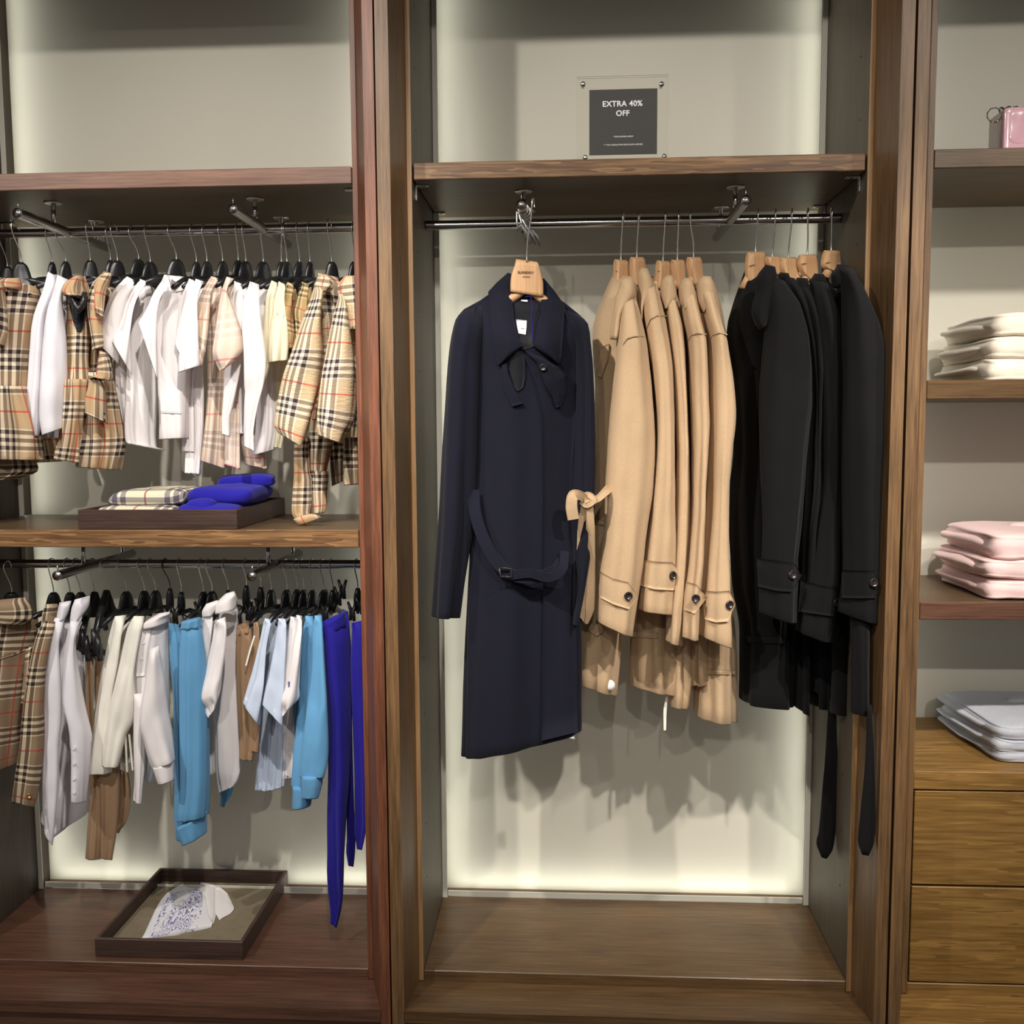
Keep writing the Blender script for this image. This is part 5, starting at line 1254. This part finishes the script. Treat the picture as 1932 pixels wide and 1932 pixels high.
# polo sweatshirt
g, b, s = tee('polo_shirt', 'white long-sleeved polo with button placket and ribbed cuffs', 'shirt', LW, M['white'], F3,
    [(840, 480, 1000, 440), (795, 600, 1000, 560), (788, 800, 1000, 800), (795, 1000, 1000, 1000), (800, 1200, 960, 1200), (790, 1420, 900, 1400)],
    [(880, 640, 935, 620), (850, 850, 970, 830), (822, 1060, 985, 1000), (850, 1180, 1005, 1120), (880, 1280, 1018, 1230), (900, 1330, 1026, 1290)], Ys=.04, ys=20, Yt=.13, yt=40, Bt=.04, Bs=.032)
loft('cuff', [(898, 1330, 1024, 1288), (910, 1370, 1024, 1340), (928, 1424, 1026, 1398)], .04, M['white'], g, F3, B=.024, yaw=20, fold=.001, M=8, N=30, taper=0)
loft('sleeve', [(790, 900, 850, 900), (786, 1100, 850, 1100), (788, 1300, 850, 1300), (792, 1420, 836, 1420), (790, 1535, 826, 1540)], .08, M['white'], g, F3, B=.02, yaw=40, fold=.003, M=16, N=28)
shirt_collar(g, [(940, 425, 1000, 420), (850, 480, 1000, 450), (840, 520, 990, 480)], F3, M['white'], .10, .03, 30)
drape('placket', [(845, 500, 895, 500), (820, 620, 870, 620), (800, 800, 850, 795)], [b], M['white'], g, F3, off=.004, nu=12, nv=4)
for (x, y) in ((850, 600), (838, 690)): button(x, y, b, M['whiteplastic'], g, .0035, F3)
kid_hanger('black hanger standing above the white polo placket', F3, 878, 915, 295, 'low', 1.1)
# sky trousers
g = garment('trousers', 'left pair of sky blue jogging trousers', 'trousers', LB, F3(1010, 500))
loft('leg', [(990, 480, 1070, 500), (1000, 700, 1075, 700), (1020, 950, 1080, 950), (1028, 1300, 1085, 1300), (1026, 1600, 1085, 1600), (1034, 1752, 1080, 1770)], .12, M['sky'], g, F3, B=.02, yaw=50, fold=.004, M=24, N=34)
g = garment('trousers', 'right pair of sky blue jogging trousers with wide ribbed cuff', 'trousers', LB, F4(90, 500))
loft('leg', [(40, 480, 150, 460), (28, 700, 190, 700), (32, 950, 200, 950), (36, 1200, 202, 1200), (40, 1450, 202, 1450), (22, 1640, 198, 1610)], .08, M['sky'], g, F4, B=.03, yaw=40, fold=.005, M=26, N=40)
loft('cuff', [(12, 1680, 194, 1590), (20, 1730, 188, 1650), (38, 1782, 182, 1716)], .08, M['sky'], g, F4, B=.026, yaw=40, fold=.002, M=8, N=34, taper=0)
loft('waistband', [(38, 476, 150, 452), (35, 520, 158, 510)], .08, M['sky'], g, F4, B=.027, yaw=40, fold=.003, ks=(7, 12), M=5, N=36, hem=0, taper=0)
clip_hanger('black-hooked clip hanger of the left sky blue trousers', F3, 965, 1000, 280, 'low', [(985, 450), (1030, 440)], 0, big=True)
clip_hanger('clip hanger of the right sky blue trousers', F4, 22, 38, 300, 'low', [(80, 500), (140, 420)], 0)
# white shirts
g, b, s = tee('shirt', 'left of two white short-sleeved shirts between sky trousers and tan shorts', 'shirt', LW, M['white'], F4,
    [(160, 420, 250, 420), (140, 560, 250, 560), (138, 850, 240, 850), (135, 1100, 240, 1100), (136, 1364, 240, 1362)],
    [(165, 425, 225, 430), (138, 530, 215, 540), (105, 700, 190, 710), (70, 840, 134, 986)], Ys=.10)
shirt_collar(g, [(185, 370, 255, 350), (162, 410, 250, 390), (160, 450, 215, 440)], F4, M['white'])
g, b, s = tee('shirt', 'right of two white short-sleeved shirts, standing collar lit from above', 'shirt', LW, M['white'], F4,
    [(260, 380, 365, 340), (240, 500, 375, 480), (235, 800, 380, 800), (240, 1100, 385, 1100), (248, 1350, 384, 1350), (258, 1478, 330, 1440)],
    [(235, 470, 300, 450), (220, 600, 300, 600), (185, 780, 275, 800), (155, 930, 262, 885), (206, 1020, 232, 985)], Ys=.07, Yt=.17, yt=50, Bt=.035)
shirt_collar(g, [(300, 310, 350, 298), (245, 370, 368, 345), (235, 430, 360, 400)], F4, M['white'], .10, .03)
loft('cuff', [(260, 1450, 345, 1440), (268, 1510, 330, 1500), (272, 1556, 290, 1558)], .24, M['sky'], g, F4, B=.012, yaw=30, fold=.002, M=8, N=24)
tagit(COL.objects[-1] if False else [o for o in g.children if o.name.startswith('cuff')][0], 'sky blue cuff showing below the white hem')
kid_hanger('black hanger in the left white short-sleeved shirt by the sky trousers', F4, 148, 168, 302, 'low', 1.0)
kid_hanger('black hanger beside the one in the left white short-sleeved shirt', F4, 190, 218, 300, 'low', 1.1)
kid_hanger('black hanger hidden behind the lit standing collar', F4, 288, 312, 292, 'low', .6)
# tan shorts
g = garment('shorts', 'left pair of tan shorts on clips', 'shorts', LT, F4(400, 500))
loft('leg', [(366, 500, 440, 470), (358, 650, 455, 640), (365, 850, 462, 850), (372, 1000, 465, 1000), (376, 1150, 450, 1140), (376, 1284, 440, 1286)], .13, M['tan'], g, F4, B=.024, yaw=55, fold=.005, M=20, N=36)
ribbon('drawstring', [(468, 560, .09), (440, 650, .09), (418, 735, .09)], .004, M['whitew'], g, F4, th=.003, M=8)
loft('waistband', [(364, 500, 442, 472), (363, 560, 446, 540)], .13, M['tan'], g, F4, B=.022, yaw=55, fold=.002, ks=(6, 9), M=5, N=30, hem=0, taper=0)
g = garment('shorts', 'right pair of tan shorts, narrow beside the pale blue tees', 'shorts', LT, F4(475, 500))
loft('leg', [(462, 480, 495, 475), (460, 700, 495, 700), (462, 950, 490, 950), (458, 1150, 490, 1150), (455, 1236, 488, 1242)], .12, M['tan'], g, F4, B=.018, yaw=60, fold=.003, M=18, N=30)
clip_hanger('clip hanger of the left tan shorts', F4, 410, 420, 262, 'low', [(375, 450), (432, 420)], 0)
clip_hanger('clip hanger of the right tan shorts', F4, 498, 505, 270, 'low', [(468, 420), (495, 400)], 0)
# pale tees
tee('tee_shirt', 'left of two pale blue tees, pointed sleeve', 'shirt', LB, M['pale_blue'], F4,
    [(525, 455, 620, 450), (520, 600, 610, 600), (515, 900, 600, 900), (500, 1080, 570, 1080), (485, 1300, 560, 1300), (476, 1466, 548, 1466)],
    [(525, 455, 570, 465), (495, 600, 540, 620), (450, 780, 525, 830), (400, 952, 500, 1086)], Ys=.09)
tee('tee_shirt', 'right of two pale blue tees', 'shirt', LB, M['pale_blue'], F4,
    [(610, 455, 670, 460), (595, 600, 660, 600), (590, 900, 650, 900), (565, 1100, 640, 1100), (550, 1300, 640, 1300), (540, 1464, 632, 1440)],
    [(608, 455, 655, 462), (585, 600, 650, 600), (560, 760, 635, 800), (524, 970, 618, 1070)], Ys=.08)
tee('tee_shirt', 'left of two white tees beside the pale blue ones', 'shirt', LW, M['white'], F4,
    [(680, 445, 715, 450), (660, 600, 720, 600), (650, 900, 710, 900), (640, 1150, 700, 1150), (640, 1380, 690, 1380)],
    [(680, 445, 712, 452), (655, 600, 705, 600), (625, 800, 690, 800), (602, 945, 640, 1000)], Ys=.09)
g, b, s = tee('tee_shirt', 'right of two white tees, small blue emblem on its sleeve', 'shirt', LW, M['white'], F4,
    [(715, 440, 750, 445), (690, 600, 745, 600), (680, 900, 730, 900), (650, 1080, 720, 1080), (632, 1250, 700, 1250), (630, 1402, 692, 1385)],
    [(715, 437, 748, 445), (692, 560, 748, 560), (668, 720, 740, 720), (645, 860, 736, 860), (620, 940, 735, 932), (634, 1030, 650, 1000)], Ys=.06, ys=40)
mb = []
for P in ([(668, 826), (672, 845), (668, 862)], [(662, 836), (678, 836)], [(670, 848), (678, 862)], [(674, 842), (666, 850)]):
    v = ray(*F4(670, 845)); v = v/np.linalg.norm(v); h = bvh_of(s).ray_cast(Vector(CAM), Vector(v))
    yy = (h[0][1] if h[0] is not None else .05)-.002
    mb.append((P, yy))
M_ = MB()
for P, yy in mb: M_.tube([at(*F4(x, y), yy) for x, y in P], .0009, 5)
M_.out('emblem', M['royal'], g)
kid_hanger('black hanger in the left pale blue tee', F4, 553, 566, 290, 'low', .9)
kid_hanger('black hanger in the right pale blue tee', F4, 643, 657, 290, 'low', 1.0)
kid_hanger('black hanger in the left white tee by the pale blue ones', F4, 702, 718, 288, 'low', .9)
kid_hanger('black hanger in the white tee with sleeve emblem', F4, 737, 756, 290, 'low', .9)
# sky sweatshirts
g, b, s = tee('sweatshirt', 'left of two sky blue sweatshirts', 'sweatshirt', LB, M['sky'], F4,
    [(765, 440, 830, 445), (740, 600, 820, 600), (700, 850, 800, 850), (680, 1050, 760, 1050), (700, 1170, 760, 1170)],
    [(768, 440, 820, 448), (738, 600, 800, 640), (735, 760, 800, 760), (722, 1000, 800, 1000), (705, 1200, 800, 1200), (692, 1440, 805, 1460)], Ys=.10, Bs=.026)
loft('cuff', [(692, 1440, 806, 1450), (692, 1500, 808, 1500), (690, 1572, 800, 1556)], .10, M['sky'], g, F4, B=.020, yaw=50, fold=.001, M=7, N=30, taper=0)
g, b, s = tee('sweatshirt', 'right of two sky blue sweatshirts with ribbed cuff beside the royal blue trousers', 'sweatshirt', LB, M['sky'], F4,
    [(820, 440, 865, 440), (810, 600, 880, 600), (810, 850, 890, 850), (810, 1150, 890, 1150), (830, 1330, 885, 1310)],
    [(820, 440, 862, 440), (808, 600, 872, 620), (800, 760, 882, 800), (785, 950, 892, 1000), (768, 1150, 898, 1250), (748, 1385, 870, 1385)], Ys=.06, Bs=.03)
loft('cuff', [(746, 1380, 870, 1380), (748, 1440, 866, 1440), (746, 1508, 842, 1506)], .06, M['sky'], g, F4, B=.024, yaw=50, fold=.001, M=7, N=30, taper=0)
kid_hanger('black hanger in the left sky blue sweatshirt', F4, 800, 808, 292, 'low', .9)
kid_hanger('black hanger in the right sky blue sweatshirt', F4, 860, 878, 290, 'low', 1.1)
# royal trousers
def f4(p): q = ((p[0]-330)*3.116, (p[1]-1020)*3.116); return q
g = garment('trousers', 'long royal blue trousers, its leg ending lowest of the rail', 'trousers', LB, F4(930, 500))
loft('leg', [(868, 470, 1000, 420), (872, 620, 1020, 600), (885, 850, 1030, 850), (900, 1050, 1032, 1050), (905, 1350, 1028, 1350), (900, 1600, 1012, 1600), (902, 1850, 1000, 1850)] + [f4(a)+f4(b_) for a, b_ in (((619, 1640), (650, 1640)), ((621, 1690), (646, 1690)), ((624, 1715), (642, 1715)), ((626, 1742), (634, 1746)))], .09, M['royal'], g, F4, B=.028, yaw=45, fold=.005, M=36, N=40, hem=.01)
loft('leg', [(985, 400, 1020, 420), (1000, 700, 1035, 700), (1005, 1100, 1036, 1100), (1010, 1500, 1045, 1560), (1012, 1750, 1054, 1700), (1008, 1830, 1048, 1830), (1022, 1905, 1038, 1908)], .16, M['royal'], g, F4, B=.016, yaw=50, fold=.003, M=26, N=28, hem=.01)
loft('waistband', [(866, 500, 1000, 415), (870, 560, 1006, 500)], .09, M['royal'], g, F4, B=.024, yaw=45, fold=.002, ks=(6, 9), M=5, N=34, hem=0, taper=0)
g = garment('trousers', 'royal blue trousers touching the red post', 'trousers', LB, F4(1070, 500))
loft('leg', [(1042, 480, 1120, 470), (1032, 700, 1130, 700), (1040, 1000, 1130, 1000), (1052, 1300, 1130, 1300), (1058, 1600, 1130, 1600), (1060, 1720, 1115, 1730), (1076, 1808, 1096, 1812)], .10, M['royal'], g, F4, B=.022, yaw=50, fold=.004, M=28, N=34, hem=.01)
clip_hanger('clip hanger of the long royal blue trousers', F4, 915, 928, 288, 'low', [(885, 430), (960, 330), (985, 290)], 0)
clip_hanger('clip hanger of the royal blue trousers at the red post', F4, 1062, 1075, 278, 'low', [(1042, 420), (1085, 380)], 0)
